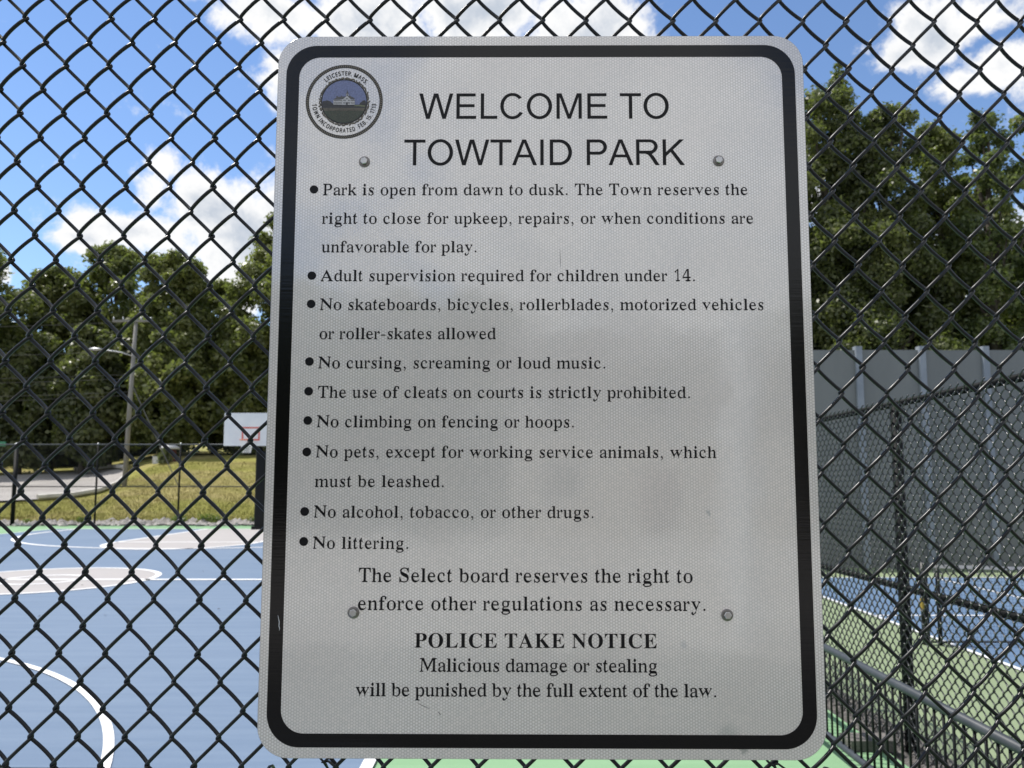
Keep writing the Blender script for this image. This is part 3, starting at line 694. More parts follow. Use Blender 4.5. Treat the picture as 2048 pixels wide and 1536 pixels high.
GLYPHS = {"Ra":[444,[353,-24,317,-19,320,-1,306,15,279,39,218,14,187,-6,157,-18,123,-22,97,-20,88,-12,79,-3,68,10,54,26,45,45,39,66,37,90,41,121,52,151,70,177,92,200,123,221,168,241,222,260,296,275,294,340,289,372,277,392,250,403,199,407,154,401,140,380,123,374,130,366,139,347,142,326,138,300,128,282,126,265,96,259,65,266,66,285,57,305,52,334,57,365,50,394,66,414,102,426,119,435,135,443,153,450,165,456,192,459,219,460,268,457,296,450,322,437,344,420,364,397,377,368,384,335,387,297,385,88,386,69,388,59,388,60,425,58,433,60,442,61,438,32,413,9,395,-8,385,-20],[204,57,234,60,257,67,280,79,295,90,295,234,224,212,165,188,141,158,133,118,135,89,143,71,157,61]],
"Rb":[500,[69,-16,56,548,53,583,47,598,26,606,3,615,7,653,155,648,183,397,230,427,253,444,277,456,305,460,333,458,347,452,364,442,382,430,398,414,415,395,430,374,444,350,454,324,462,296,466,266,468,234,466,198,461,164,452,132,440,102,425,75,408,50,388,29,365,10,337,-5,313,-15,295,-22,261,-24,235,-20,209,-10,176,7,129,30,43,-9],[247,30,284,33,311,41,328,54,342,73,352,101,361,135,365,177,366,226,364,266,360,300,354,328,345,350,333,365,315,376,287,383,249,386,208,382,179,372,164,358,156,341,156,97,160,66,170,47,219,34]],
"Rc":[444,[211,-24,181,-22,165,-16,144,-6,123,7,104,24,86,44,69,66,53,91,41,119,32,148,27,179,25,212,27,246,33,279,42,310,54,339,70,365,87,389,107,410,133,428,161,442,186,452,206,459,239,461,275,459,295,453,316,443,338,429,354,412,367,392,373,370,376,346,372,320,363,302,362,284,333,278,303,284,303,303,295,323,291,353,292,369,292,381,283,402,233,409,189,401,148,374,129,330,122,264,125,217,132,176,143,141,159,113,178,92,207,77,242,67,284,64,309,67,334,75,358,89,386,111,412,80,348,34,302,2,257,-18]],
"Rd":[500,[188,-24,161,-22,147,-16,131,-6,114,7,97,24,80,43,64,65,51,90,41,117,33,146,29,176,27,208,29,244,33,278,41,310,52,339,66,366,83,390,102,410,119,427,138,441,155,451,169,458,197,460,224,456,245,444,266,428,311,400,339,567,335,588,325,599,291,607,268,615,272,653,439,646,439,106,441,78,447,64,465,55,490,45,491,11,472,3,425,-2,374,-11,351,-10,342,46,270,16,241,-5,218,-19],[236,50,258,54,310,67,327,85,338,108,338,341,331,358,315,372,284,383,240,387,202,384,176,377,162,366,151,349,142,325,136,295,132,259,131,216,132,175,135,139,141,110,149,86,159,70,173,59,199,52]],
"Re":[444,[214,-24,183,-22,166,-16,144,-7,123,7,104,24,86,43,68,66,53,92,41,121,32,153,27,186,25,222,27,255,32,287,41,316,54,344,67,369,84,392,101,411,123,429,148,442,171,452,188,458,219,460,254,456,285,445,320,427,347,402,368,370,383,333,390,292,394,245,388,224,129,225,142,160,166,109,208,80,285,70,314,73,340,84,366,102,394,131,424,98,358,44,310,7,262,-16],[127,281,313,281,308,303,306,330,302,353,296,372,291,384,254,403,217,409,176,402,153,381,137,343,133,287]],
"Rf":[333,[26,-10,20,25,32,35,60,40,72,46,77,52,80,69,81,103,81,389,24,383,24,446,82,445,81,499,84,536,94,569,110,598,130,622,155,642,185,655,210,664,254,666,288,665,304,659,323,650,343,638,383,621,373,598,378,584,380,564,375,535,364,516,365,498,336,492,306,497,304,513,295,529,292,552,295,574,303,597,306,596,288,603,282,614,264,616,215,612,200,602,191,582,189,551,187,444,276,447,276,382,188,388,189,92,193,59,202,44,239,36,271,30,267,-10]],
"Rg":[500,[223,-208,179,-207,140,-201,120,-192,98,-180,77,-165,61,-147,52,-131,28,-109,33,-79,50,-56,88,-40,124,-31,103,-27,83,-7,72,17,68,43,75,79,89,107,84,122,107,140,145,152,170,151,126,172,94,207,73,249,66,299,67,323,72,345,80,365,90,384,103,400,116,415,132,429,152,440,172,448,185,455,212,458,240,460,268,458,297,454,314,448,339,440,446,439,447,371,378,369,394,362,404,339,410,314,412,288,411,266,407,245,399,226,390,208,379,192,367,178,352,165,337,154,320,146,301,140,286,136,261,135,239,136,218,137,196,134,179,125,166,111,143,98,153,86,217,79,266,79,302,78,335,76,364,72,377,66,394,59,407,48,417,37,428,24,436,8,442,-10,446,-30,447,-48,470,-83,458,-118,436,-146,393,-168,358,-186,321,-198,280,-206],[232,186,292,192,308,211,314,226,318,245,321,270,321,298,321,326,318,351,314,371,309,385,293,403,240,409,191,403,172,384,165,370,160,350,158,326,157,298,158,270,160,246,166,226,172,212,191,192],[244,-154,308,-150,353,-137,378,-118,387,-92,382,-75,377,-67,353,-61,308,-58,153,-58,132,-78,124,-106,115,-123,136,-138,157,-144,181,-150,215,-153]],
"Rh":[500,[14,-10,9,28,29,36,51,44,58,55,60,79,60,563,58,587,52,599,32,607,10,616,15,653,159,648,188,380,239,417,266,440,296,455,328,460,366,449,403,418,429,367,438,299,438,79,440,56,446,44,466,36,487,28,482,-10,294,-10,289,20,292,13,330,43,339,79,339,306,336,339,330,359,318,369,266,373,228,370,199,362,176,347,159,331,159,79,162,56,167,44,186,36,208,28,203,-10]],
"Ri":[278,[138,501,98,508,97,529,80,551,73,582,80,614,97,637,98,657,138,665,177,657,178,637,195,614,202,582,195,551,177,528,177,508],[21,-10,16,28,39,37,67,44,74,55,77,79,77,356,74,383,69,395,44,401,20,410,26,448,197,442,197,79,200,56,206,44,229,37,253,28,248,-10]],
"Rk":[500,[12,-10,7,28,28,37,51,44,57,55,59,79,59,562,57,588,53,600,34,607,11,615,17,653,158,646,158,242,298,358,317,380,344,396,334,400,276,424,294,421,298,448,454,448,459,411,444,401,418,393,404,380,379,359,272,297,459,54,481,38,505,28,500,-10,306,-10,302,16,288,13,339,38,344,46,341,52,334,63,204,200,158,186,158,79,161,56,166,44,186,37,207,28,202,-10]],
"Rl":[278,[24,-10,19,28,42,37,70,44,77,55,80,79,80,562,77,587,72,599,50,607,23,615,28,653,201,646,201,79,204,56,210,44,233,37,257,28,252,-10]],
"Rm":[778,[21,-10,16,28,36,36,59,44,66,55,68,79,68,358,66,381,60,394,39,402,17,410,21,448,166,448,194,383,248,415,276,439,304,454,333,460,370,454,397,437,422,412,463,379,520,412,550,438,582,454,615,460,654,449,691,418,717,368,726,299,726,79,728,56,734,44,754,36,775,28,770,-10,580,-10,575,28,596,36,616,44,622,56,624,79,624,306,622,339,616,359,602,369,552,373,531,370,487,362,464,348,447,334,447,79,449,56,455,44,474,36,495,28,490,-10,303,-10,298,28,319,36,339,44,345,56,347,79,347,306,345,338,339,359,326,369,275,373,253,370,208,361,186,347,170,331,170,79,172,56,178,44,196,37,217,28,213,-10]],
"Rn":[500,[21,-10,16,28,36,36,58,43,64,55,66,79,66,358,64,381,58,394,39,402,17,410,22,448,159,448,188,387,242,417,269,440,297,455,330,460,366,449,403,418,428,367,437,299,437,79,439,56,445,44,464,36,485,28,480,-10,297,-10,291,21,294,13,331,43,340,79,340,306,338,339,332,360,320,369,269,373,230,370,202,362,179,347,163,331,163,79,165,55,171,43,189,36,210,28,206,-10]],
"Ro":[500,[251,-24,214,-22,193,-16,166,-6,137,8,113,25,93,46,75,69,60,95,47,123,37,153,31,184,29,217,31,251,37,283,47,313,60,342,75,367,93,390,112,411,137,428,166,442,192,452,214,458,249,460,285,458,307,452,333,442,362,429,386,411,405,391,423,369,438,343,452,315,462,284,468,252,470,217,468,183,462,151,452,120,439,92,424,67,406,44,386,24,362,7,333,-7,308,-16,286,-22],[251,26,310,35,336,61,347,82,353,116,355,137,356,161,357,188,357,217,356,274,352,320,345,354,334,377,308,403,251,412,190,403,165,377,154,354,147,320,144,274,143,218,143,189,144,162,145,138,147,117,154,82,165,61,191,35]],
"Rp":[500,[11,-206,5,-172,17,-162,43,-157,51,-150,56,-140,58,-122,58,-90,58,343,56,378,51,394,32,401,9,411,13,448,148,447,148,380,223,414,253,439,279,455,309,461,337,459,351,452,367,442,384,428,400,412,418,392,433,370,446,345,457,318,464,289,469,258,470,226,468,191,464,158,456,127,446,98,433,71,416,47,398,27,381,9,363,-5,346,-15,333,-22,304,-24,277,-20,254,-7,233,11,187,40,159,-83,161,-114,165,-137,172,-149,190,-156,223,-161,235,-171,230,-206],[256,50,293,52,320,60,335,71,346,87,355,111,361,141,365,177,366,218,365,258,362,293,357,323,349,347,339,363,326,373,299,380,261,383,239,379,191,369,174,353,159,331,159,97,171,77,187,62,214,53]],
"Rq":[500,[266,-206,262,-167,289,-160,324,-152,332,-142,336,-119,310,36,262,8,239,-8,215,-19,187,-23,159,-21,145,-15,129,-6,111,7,94,23,77,41,62,62,48,87,38,113,30,141,26,171,24,203,26,239,32,273,41,305,52,335,67,363,85,387,104,408,128,427,155,442,179,452,197,458,230,461,257,457,283,446,316,430,362,407,448,445,423,453,437,-118,439,-141,445,-153,466,-160,488,-168,483,-206],[244,52,284,55,313,64,328,78,336,95,336,340,332,371,322,389,273,402,244,406,209,404,182,396,165,383,151,365,140,339,132,306,127,266,126,220,127,178,131,142,138,113,146,89,158,73,176,62,205,54]],
"Rr":[333,[10,-10,5,27,24,36,43,43,48,54,48,79,48,356,46,384,41,396,26,402,8,410,13,448,128,446,129,363,190,386,201,402,216,418,226,430,234,452,268,460,305,452,303,431,316,408,321,377,321,354,335,330,314,309,288,304,265,308,247,324,257,340,251,347,243,354,219,357,163,351,149,335,142,324,138,309,136,291,136,271,135,79,136,54,143,44,173,37,197,28,192,-10]],
"Rs":[389,[211,-24,191,-23,178,-18,160,-11,136,-1,127,1,108,2,93,-2,80,-21,51,-14,51,150,84,156,93,124,103,100,115,79,130,60,133,46,148,39,168,33,196,31,224,35,243,45,255,61,260,87,276,104,269,113,255,126,232,139,166,174,147,188,130,202,117,217,104,233,93,251,86,270,81,290,80,310,78,337,62,365,76,397,115,419,135,436,152,449,165,458,197,461,213,459,232,456,243,451,266,444,285,442,292,441,302,443,313,459,340,452,340,312,310,305,300,333,290,353,279,370,267,384,252,396,246,403,232,407,208,408,185,405,168,396,158,383,154,362,138,344,147,335,164,322,189,308,250,276,269,263,284,249,297,235,309,220,319,202,325,181,330,159,331,135,335,104,348,73,334,40,294,17,273,0,255,-13,242,-21]],
"Rt":[278,[136,-23,107,-21,96,-13,89,-4,78,9,66,26,58,48,54,72,52,100,52,392,15,386,13,427,39,456,64,481,81,502,79,524,98,549,114,568,126,587,139,607,170,600,170,442,228,446,227,385,142,391,142,116,143,91,148,76,155,70,197,67,210,69,223,76,234,89,249,115,279,89,225,39,194,6,165,-16]],
"Ru":[500,[162,-24,129,-21,119,-12,105,1,89,19,75,42,66,69,60,101,59,137,59,350,56,377,50,393,34,402,9,410,13,448,155,442,155,104,158,85,167,72,187,64,230,60,267,63,294,70,316,82,330,94,330,350,328,379,321,393,299,402,274,410,278,448,425,442,426,99,428,74,434,63,458,55,479,47,479,14,461,6,414,0,364,-10,332,-21,303,49,267,33,256,21,242,8,227,-3,212,-12,198,-19,185,-23]],
"Rv":[500,[269,-11,86,346,72,372,61,390,42,401,19,409,24,448,240,448,244,421,254,425,195,400,188,387,190,382,274,183,381,361,387,376,389,381,375,401,358,411,362,448,472,448,477,414,467,403,462,389,446,365,403,339,226,-11]],
"Rw":[722,[240,-11,64,370,56,385,49,394,33,401,21,412,26,448,203,448,208,414,201,403,175,399,172,397,171,390,172,378,178,360,246,189,366,337,350,372,341,391,335,399,312,404,299,413,304,448,489,448,493,408,460,399,452,387,453,381,455,373,509,209,603,366,608,379,610,389,608,396,602,399,595,420,590,419,595,448,680,448,684,420,694,410,680,395,669,378,632,360,453,-11,498,-11,362,268,198,-10]],
"Rx":[500,[22,-10,17,23,28,37,50,48,59,64,81,87,208,193,80,366,50,394,17,408,21,448,230,448,233,408,198,402,190,393,193,389,203,372,253,300,344,370,355,384,360,399,373,406,368,400,344,404,334,414,339,448,461,448,466,417,459,405,448,392,425,374,401,351,283,261,433,57,443,46,451,39,469,34,479,24,473,-10,266,-10,261,20,259,14,296,37,308,41,309,42,305,56,291,78,238,151,148,79,134,61,129,50,138,36,167,13,151,14,148,-10]],
"Ry":[500,[100,-208,77,-201,57,-183,36,-155,28,-119,32,-92,42,-73,42,-53,74,-46,102,-51,103,-67,111,-83,115,-106,114,-116,113,-121,115,-126,142,-129,170,-122,192,-98,205,-80,215,-59,226,-31,273,-4,97,350,88,369,79,383,72,393,67,397,47,403,14,424,43,407,38,448,245,448,250,416,246,423,208,399,199,396,198,388,200,379,205,366,282,178,375,345,380,358,383,369,385,379,386,386,382,398,382,401,367,404,359,413,364,448,462,448,467,417,475,406,459,390,445,367,403,338,250,-37,266,-65,252,-97,238,-123,197,-143,172,-172,150,-192,130,-204]],
"Rz":[444,[40,-10,35,25,270,410,188,396,162,395,140,391,122,384,107,376,94,364,83,348,73,328,63,298,27,304,39,448,383,448,388,406,162,31,224,45,257,47,295,52,317,59,327,69,343,84,357,103,370,126,384,159,418,153,402,-9]],
"RA":[722,[20,-10,15,31,34,40,55,50,49,56,60,74,70,91,80,112,349,672,338,671,610,130,622,106,634,85,644,68,652,57,678,41,706,32,701,-10,408,-10,403,32,428,39,468,46,487,55,491,66,487,83,474,114,446,182,177,182,140,98,138,92,136,84,134,71,139,53,140,45,162,39,207,16,181,32,187,-10],[197,237,424,237,323,452]],
"RM":[889,[16,-10,12,32,43,41,68,51,68,73,73,116,102,554,100,581,95,599,87,609,64,617,30,623,12,631,17,670,219,666,411,216,632,667,859,670,863,629,829,619,796,606,784,585,779,548,779,124,781,89,786,65,794,52,813,43,847,38,863,29,858,-10,584,-10,579,29,597,39,631,46,652,54,660,67,665,89,667,121,676,569,391,4,404,4,150,555,131,115,132,92,136,72,143,54,136,46,145,44,164,40,194,17,197,24,192,-10]],
"RN":[722,[642,-9,159,498,138,113,143,72,143,50,168,41,204,32,200,-10,17,-10,12,27,22,38,61,43,74,48,68,60,74,84,76,114,105,563,81,583,62,603,49,615,41,618,17,623,12,635,17,670,187,668,562,254,582,548,581,577,575,600,580,611,566,616,536,622,516,631,521,670,703,670,707,629,672,620,648,610,649,589,645,546,632,-16]],
"RP":[556,[20,-10,16,32,52,41,86,54,91,61,96,75,99,94,100,117,100,549,96,586,84,607,51,619,17,629,21,670,280,670,339,669,388,664,418,657,444,646,463,634,481,619,497,601,513,582,525,559,535,535,540,509,542,481,538,440,526,402,506,369,480,341,451,318,415,301,379,291,321,288,210,293,211,117,212,94,215,75,220,61,226,54,260,41,296,32,292,-10],[211,335,262,343,295,345,340,351,370,360,389,373,401,390,410,413,416,442,417,477,416,512,411,541,404,565,394,583,380,596,354,606,323,613,284,615,241,612,219,606,214,597,211,577]],
"RS":[556,[42,-17,42,230,82,235,96,182,112,141,132,104,134,77,158,58,189,43,228,34,274,31,300,33,335,39,358,48,378,60,392,74,402,91,409,110,412,130,411,157,397,181,372,203,332,223,238,268,200,289,169,312,143,336,121,360,103,386,90,415,82,447,80,480,79,510,80,534,66,560,78,589,93,610,111,631,150,647,171,660,190,671,211,679,228,684,256,686,288,684,323,679,342,675,352,670,370,665,390,659,414,656,424,654,441,659,452,684,489,677,489,461,454,455,445,486,435,510,424,532,411,552,395,574,399,590,384,601,366,613,345,622,322,629,290,633,270,634,247,633,227,628,209,621,194,611,182,598,174,584,167,565,146,548,148,519,166,494,180,483,200,472,223,460,248,448,343,404,370,390,394,375,413,360,430,345,444,329,457,312,468,295,477,276,483,257,487,237,490,215,491,193,489,162,487,133,479,105,467,79,451,56,432,35,409,17,382,2,357,-9,329,-18,304,-23,267,-25,242,-24,217,-21,202,-16,179,-8,157,-1,139,4,116,7,110,8,98,6,91,3,86,-4,78,-24]],
"RT":[611,[164,-10,158,24,162,17,192,40,215,46,231,53,238,61,244,75,247,94,248,117,248,627,218,618,183,615,139,607,112,595,90,579,86,557,70,528,60,496,53,454,17,459,21,669,589,669,593,458,558,455,541,530,521,579,471,608,387,618,359,627,359,117,360,93,363,74,369,60,375,52,392,45,415,40,445,17,450,25,445,-10]],
"R1":[500,[177,-10,173,56,203,62,241,65,246,69,250,85,250,115,249,602,206,573,197,562,208,545,196,523,176,500,153,491,134,498,120,516,111,544,121,579,143,591,155,606,194,615,207,625,221,638,234,653,256,707,318,700,318,115,318,89,320,71,326,65,356,62,394,57,390,-10]],
"R4":[500,[178,-10,173,51,177,42,220,65,259,72,273,88,278,122,283,171,16,171,12,244,256,701,372,697,372,247,470,254,470,173,369,173,372,122,377,88,391,72,430,65,472,42,462,49,457,-10],[64,249,280,253,278,416,278,438,278,460,279,484,279,508,280,533,281,557,282,580,288,593,260,581,253,567,231,526,208,485,192,458]],
"BP":[611,[16,0,16,26,59,32,86,47,94,58,99,74,103,95,104,119,104,560,99,601,85,627,59,642,17,649,17,674,310,674,369,672,419,668,460,661,491,651,515,639,537,624,555,607,571,588,584,567,593,543,598,518,600,491,596,451,584,415,565,383,537,355,502,333,459,317,409,307,352,304,263,304,263,119,264,95,268,74,273,58,281,47,308,32,352,26,352,0],[263,340,292,340,326,342,355,348,378,359,396,374,409,393,419,419,425,450,427,487,425,523,420,554,412,580,401,601,386,617,367,629,343,635,314,638,289,635,274,627,266,612,263,589]],
"BO":[778,[385,-16,349,-14,314,-9,280,-1,247,11,216,26,187,43,160,63,135,85,113,110,93,137,76,166,61,198,50,231,42,265,37,300,35,337,37,373,42,409,50,443,61,475,76,506,93,535,113,562,136,588,161,610,189,630,218,648,250,663,283,674,318,683,354,688,393,689,429,688,464,683,498,675,531,663,562,649,590,632,617,612,642,590,664,565,684,538,702,509,716,478,728,445,736,410,741,374,743,337,741,300,736,265,728,231,716,198,701,166,684,137,664,110,641,85,616,63,588,43,559,26,527,11,494,-1,459,-9,423,-14],[392,18,467,38,521,98,553,197,564,337,561,410,552,475,537,529,516,575,490,610,459,635,424,651,384,656,309,636,255,576,223,476,212,337,215,263,224,199,239,145,260,99,287,64,317,38,352,23]],
"BL":[667,[19,0,19,26,63,32,90,47,98,58,104,74,107,95,108,119,108,560,104,602,90,628,63,643,20,649,20,674,373,674,373,649,337,647,310,642,291,632,279,616,273,593,271,560,271,122,272,92,276,70,284,55,298,46,319,42,349,41,384,42,416,45,445,51,471,59,495,69,516,82,536,99,554,118,571,140,586,166,600,195,614,228,641,228,602,0]],
"BI":[389,[20,0,20,26,63,34,92,48,108,72,113,111,113,572,109,610,95,632,83,639,67,644,46,647,20,649,20,674,368,674,368,649,323,644,295,632,280,610,275,572,275,114,277,87,282,66,292,50,310,39,335,31,370,26,370,0]],
"BC":[722,[398,-16,349,-13,302,-5,258,10,217,29,180,54,147,83,118,117,94,154,74,196,60,240,52,288,49,338,52,387,60,434,74,478,94,519,119,556,148,590,182,618,219,643,261,663,305,677,352,686,402,688,438,686,478,679,520,667,566,651,581,645,596,644,627,655,644,688,671,688,671,456,645,456,626,500,604,539,578,573,549,602,517,625,484,642,448,652,411,656,331,636,273,575,239,475,227,335,240,204,278,110,342,54,431,35,461,37,491,43,522,52,552,66,581,83,608,104,634,129,659,157,687,131,630,67,562,21,485,-7]],
"BE":[667,[16,0,16,25,41,26,61,30,77,35,89,44,97,55,103,71,107,91,108,115,108,545,107,575,103,599,97,617,88,629,61,644,19,649,19,674,595,674,595,473,571,473,563,515,549,551,530,580,506,601,476,617,439,628,395,635,343,637,315,636,295,633,282,627,274,616,271,599,269,574,269,364,286,364,317,366,344,372,367,383,385,398,399,418,411,443,421,474,428,511,452,511,452,175,427,175,424,203,419,228,413,250,405,268,385,297,357,315,340,321,320,325,298,328,273,329,269,329,269,99,273,69,284,52,305,43,341,41,377,42,409,45,439,50,466,57,490,67,513,79,533,93,552,111,569,131,585,155,599,181,613,212,641,212,600,0]],
"BT":[667,[154,0,154,26,179,27,200,31,217,37,230,46,239,58,245,74,249,94,251,119,251,641,240,641,202,638,169,630,139,616,113,597,92,572,76,543,65,509,58,470,31,470,31,674,636,674,636,469,611,469,592,544,555,598,498,630,421,641,413,641,413,119,415,94,418,73,424,56,433,45,445,36,463,31,484,27,511,26,511,0]],
"BA":[722,[9,0,9,27,36,31,57,45,67,56,77,70,86,88,96,110,332,689,360,688,600,128,611,103,622,82,632,64,641,51,661,33,689,27,689,0,367,0,367,27,402,29,428,37,443,50,449,68,444,88,432,120,402,196,178,196,140,104,138,96,136,87,134,72,139,52,153,38,176,30,208,27,214,27,214,0],[193,237,386,237,288,472]],
"BK":[778,[30,0,30,26,73,32,99,47,107,58,112,74,116,95,117,119,117,560,112,601,99,627,73,642,31,649,31,674,363,674,363,649,330,645,307,639,291,629,282,614,276,592,275,560,275,346,478,552,496,572,508,589,516,605,518,619,513,632,497,641,471,647,434,649,434,674,720,674,720,649,707,649,663,641,616,620,566,584,512,533,404,421,687,69,705,50,722,37,742,29,769,26,769,0,419,0,419,26,439,26,456,27,469,28,479,31,492,39,497,51,490,70,471,97,299,316,275,293,275,119,276,95,279,74,285,58,292,47,319,32,363,26,363,0]],
"BN":[722,[587,-16,148,518,148,116,152,72,165,46,192,32,236,26,236,0,16,0,16,26,47,28,69,34,85,45,95,61,100,85,102,116,102,574,79,602,62,622,50,635,43,641,31,645,16,649,16,674,221,674,569,249,569,558,568,590,562,612,552,628,536,638,513,645,481,649,481,674,701,674,701,649,658,643,632,628,619,601,615,557,615,-16]],
"SA":[771,[594,-29,508,269,230,269,145,-29,50,-12,293,1021,449,1021,691,-11],[373,705,361,747,353,778,346,809,339,836,401,847,393,802,387,773,380,747,369,705,275,445,466,446]],
"SB":[759,[313,1042,386,1038,451,1027,508,1008,558,980,599,940,629,886,647,821,652,751,651,716,647,684,641,654,631,625,619,598,605,574,587,552,568,532,546,515,522,502,497,491,479,487,478,564,496,560,523,551,548,540,572,526,595,508,616,487,635,462,650,433,663,401,672,364,677,325,679,283,677,234,669,187,657,144,639,104,617,68,591,37,561,11,528,-10,491,-26,452,-37,410,-44,366,-46,51,-15,50,1008],[333,618,377,620,411,627,435,637,450,648,460,662,468,681,473,705,475,735,473,764,467,785,458,801,446,814,426,825,398,834,362,840,317,842,218,867,218,595],[218,446,218,128,346,152,391,155,426,163,452,176,468,191,481,210,490,234,496,261,498,294,497,313,495,331,491,347,485,361,478,373,469,384,457,394,442,403,423,410,399,416,371,420,338,421]],
"SC":[806,[469,854,441,852,415,848,390,840,368,830,347,817,328,802,310,784,294,763,280,739,267,713,256,684,247,652,239,617,234,580,231,540,230,498,231,442,237,391,245,345,257,303,272,265,290,233,311,206,335,184,362,166,393,153,428,145,468,142,492,143,515,145,538,148,560,153,582,158,604,165,626,172,623,123,694,16,647,-27,622,-36,597,-44,572,-50,545,-54,517,-57,486,-59,452,-60,390,-56,332,-43,279,-21,231,10,188,49,150,95,119,149,94,209,74,274,61,345,53,420,50,499,52,558,57,614,65,668,77,720,92,770,111,816,133,858,158,898,187,934,219,966,254,993,291,1015,332,1033,376,1046,421,1053,469,1056,502,1055,534,1052,565,1047,595,1039,625,1030,653,1019,680,1007,726,943,678,817,616,813,598,822,578,831,557,839,536,845,515,850,492,853]],
"SD":[840,[760,508,757,423,747,344,730,271,706,205,676,146,639,95,596,51,548,16,495,-11,437,-31,374,-42,308,-46,50,-12,50,1009,331,1042,393,1038,451,1027,506,1008,556,981,602,946,643,904,678,855,708,798,731,735,748,665,757,589],[581,505,579,563,573,615,563,661,550,700,533,734,513,762,490,786,464,806,433,822,398,833,359,840,316,842,222,879,222,115,293,153,365,159,424,176,473,203,511,240,541,287,563,346,576,418]],
"SE":[616,[534,-45,50,-22,50,1018,534,1041,536,841,204,848,205,611,517,619,517,421,207,431,206,146,536,155]],
"SF":[621,[222,-13,50,-6,54,1018,539,1041,541,841,210,850,211,567,520,577,520,378,214,391]],
"SI":[466,[369,-45,67,-45,50,108,131,106,131,889,50,888,67,1041,369,1041,386,888,305,889,305,106,386,108]],
"SL":[624,[54,-23,50,1002,223,1002,220,132,544,156,542,-45]],
"SM":[999,[405,-20,141,857,208,869,210,844,212,804,213,782,214,758,214,734,215,709,215,683,216,657,216,631,216,604,215,-9,50,-5,50,1004,266,1020,515,196,451,197,703,1020,918,1004,919,-6,747,-9,746,612,746,637,746,662,747,686,747,711,748,735,749,758,749,781,750,803,754,871,820,855,553,-21]],
"SN":[835,[754,-7,572,-29,144,802,207,823,209,795,211,753,214,660,215,634,216,608,216,583,216,556,215,-9,50,-5,50,1002,231,1025,659,197,595,173,593,236,589,334,588,361,588,386,588,410,588,434,588,1005,755,1001]],
"SO":[939,[859,500,857,440,853,383,845,328,834,276,819,226,802,180,781,137,757,97,729,61,699,29,665,2,628,-20,589,-38,547,-50,502,-58,455,-60,407,-57,361,-50,318,-37,278,-19,241,3,207,30,176,62,149,98,125,138,105,181,88,227,74,277,63,329,56,384,51,441,50,501,53,579,61,653,74,722,93,787,118,847,150,900,187,947,230,986,279,1018,333,1040,392,1053,456,1057,518,1053,575,1040,628,1018,676,987,719,948,756,901,788,848,814,788,834,723,848,653,856,578],[230,499,231,442,236,390,244,342,255,300,269,263,285,231,305,204,327,182,353,164,383,152,417,144,455,141,494,144,528,152,557,164,582,182,604,204,624,231,640,263,654,300,665,342,673,390,678,442,679,498,676,583,665,655,647,717,624,767,595,805,558,832,512,849,455,855,417,852,383,844,353,832,327,814,305,792,285,766,269,735,255,698,244,656,236,609,231,556]],
"SP":[713,[298,1042,374,1037,442,1021,500,994,549,954,586,904,613,844,628,777,633,705,632,669,629,635,623,602,615,569,604,537,590,506,573,478,553,451,529,426,503,404,473,386,441,370,405,357,366,349,324,343,279,342,222,375,222,-14,50,-6,51,1008],[288,842,222,874,223,506,267,541,301,542,332,546,359,551,382,559,401,568,416,579,428,592,438,606,445,623,451,643,455,668,456,696,453,734,447,763,436,786,421,804,400,820,371,832,334,840]],
"SR":[713,[307,1042,356,1040,402,1033,445,1023,483,1007,518,987,548,961,575,930,596,895,613,854,624,811,631,763,633,713,632,670,626,630,618,592,605,559,591,529,574,502,555,478,535,458,514,442,493,427,471,414,469,468,620,-13,512,-32,320,378,220,391,222,-13,50,-6,51,1008],[300,841,221,870,221,535,306,563,347,566,381,574,406,586,424,601,437,619,447,642,454,671,456,708,455,733,452,755,447,773,441,786,434,798,424,808,412,817,397,825,378,832,356,837,330,840]],
"SS":[706,[626,266,623,217,616,171,603,128,585,89,562,54,535,24,504,-2,470,-23,432,-39,392,-51,349,-58,305,-60,281,-60,259,-58,237,-57,215,-54,194,-51,174,-47,154,-42,135,-37,101,-24,50,22,121,142,120,186,142,176,167,167,194,158,222,150,250,145,279,142,309,141,335,142,357,145,378,150,395,157,409,166,421,175,431,185,438,196,444,209,448,223,451,238,452,253,449,289,439,316,434,324,425,335,412,347,396,359,376,372,351,386,322,401,288,417,262,430,238,443,215,457,193,471,172,487,153,504,136,522,120,542,106,564,93,587,82,611,74,637,67,665,63,694,60,724,59,757,61,800,68,843,81,882,98,918,119,950,144,978,172,1002,203,1021,237,1037,273,1047,311,1054,350,1056,384,1055,417,1052,448,1047,478,1039,507,1030,534,1020,560,1009,607,950,569,821,504,814,484,824,462,832,440,840,418,846,395,850,372,853,348,854,327,853,308,850,292,845,281,840,258,824,245,805,237,783,234,755,237,720,247,692,251,685,260,674,272,662,287,651,306,638,328,625,354,611,385,597,419,580,452,562,482,543,509,524,535,502,558,477,578,450,595,420,609,386,618,349,624,309]],
"ST":[752,[448,-6,275,-6,276,870,50,842,57,1041,665,1041,672,842,446,870]],
"SW":[1067,[987,1002,846,-17,677,-20,519,640,506,701,493,760,484,809,514,803,547,811,543,787,538,760,526,701,519,668,512,636,359,-20,190,-17,50,1002,152,1015,278,399,284,367,290,334,301,272,306,242,310,212,274,196,251,215,256,246,261,278,267,311,274,344,287,407,430,1017,600,1017,748,404,756,371,763,337,770,304,776,272,781,241,786,211,785,180,724,193,729,232,736,272,743,314,747,336,751,357,756,379,760,400,885,1015]],
"S1":[493,[413,-6,245,-8,244,696,244,734,245,766,246,819,254,844,293,813,277,795,240,755,132,658,50,813,277,1036,413,1000]],
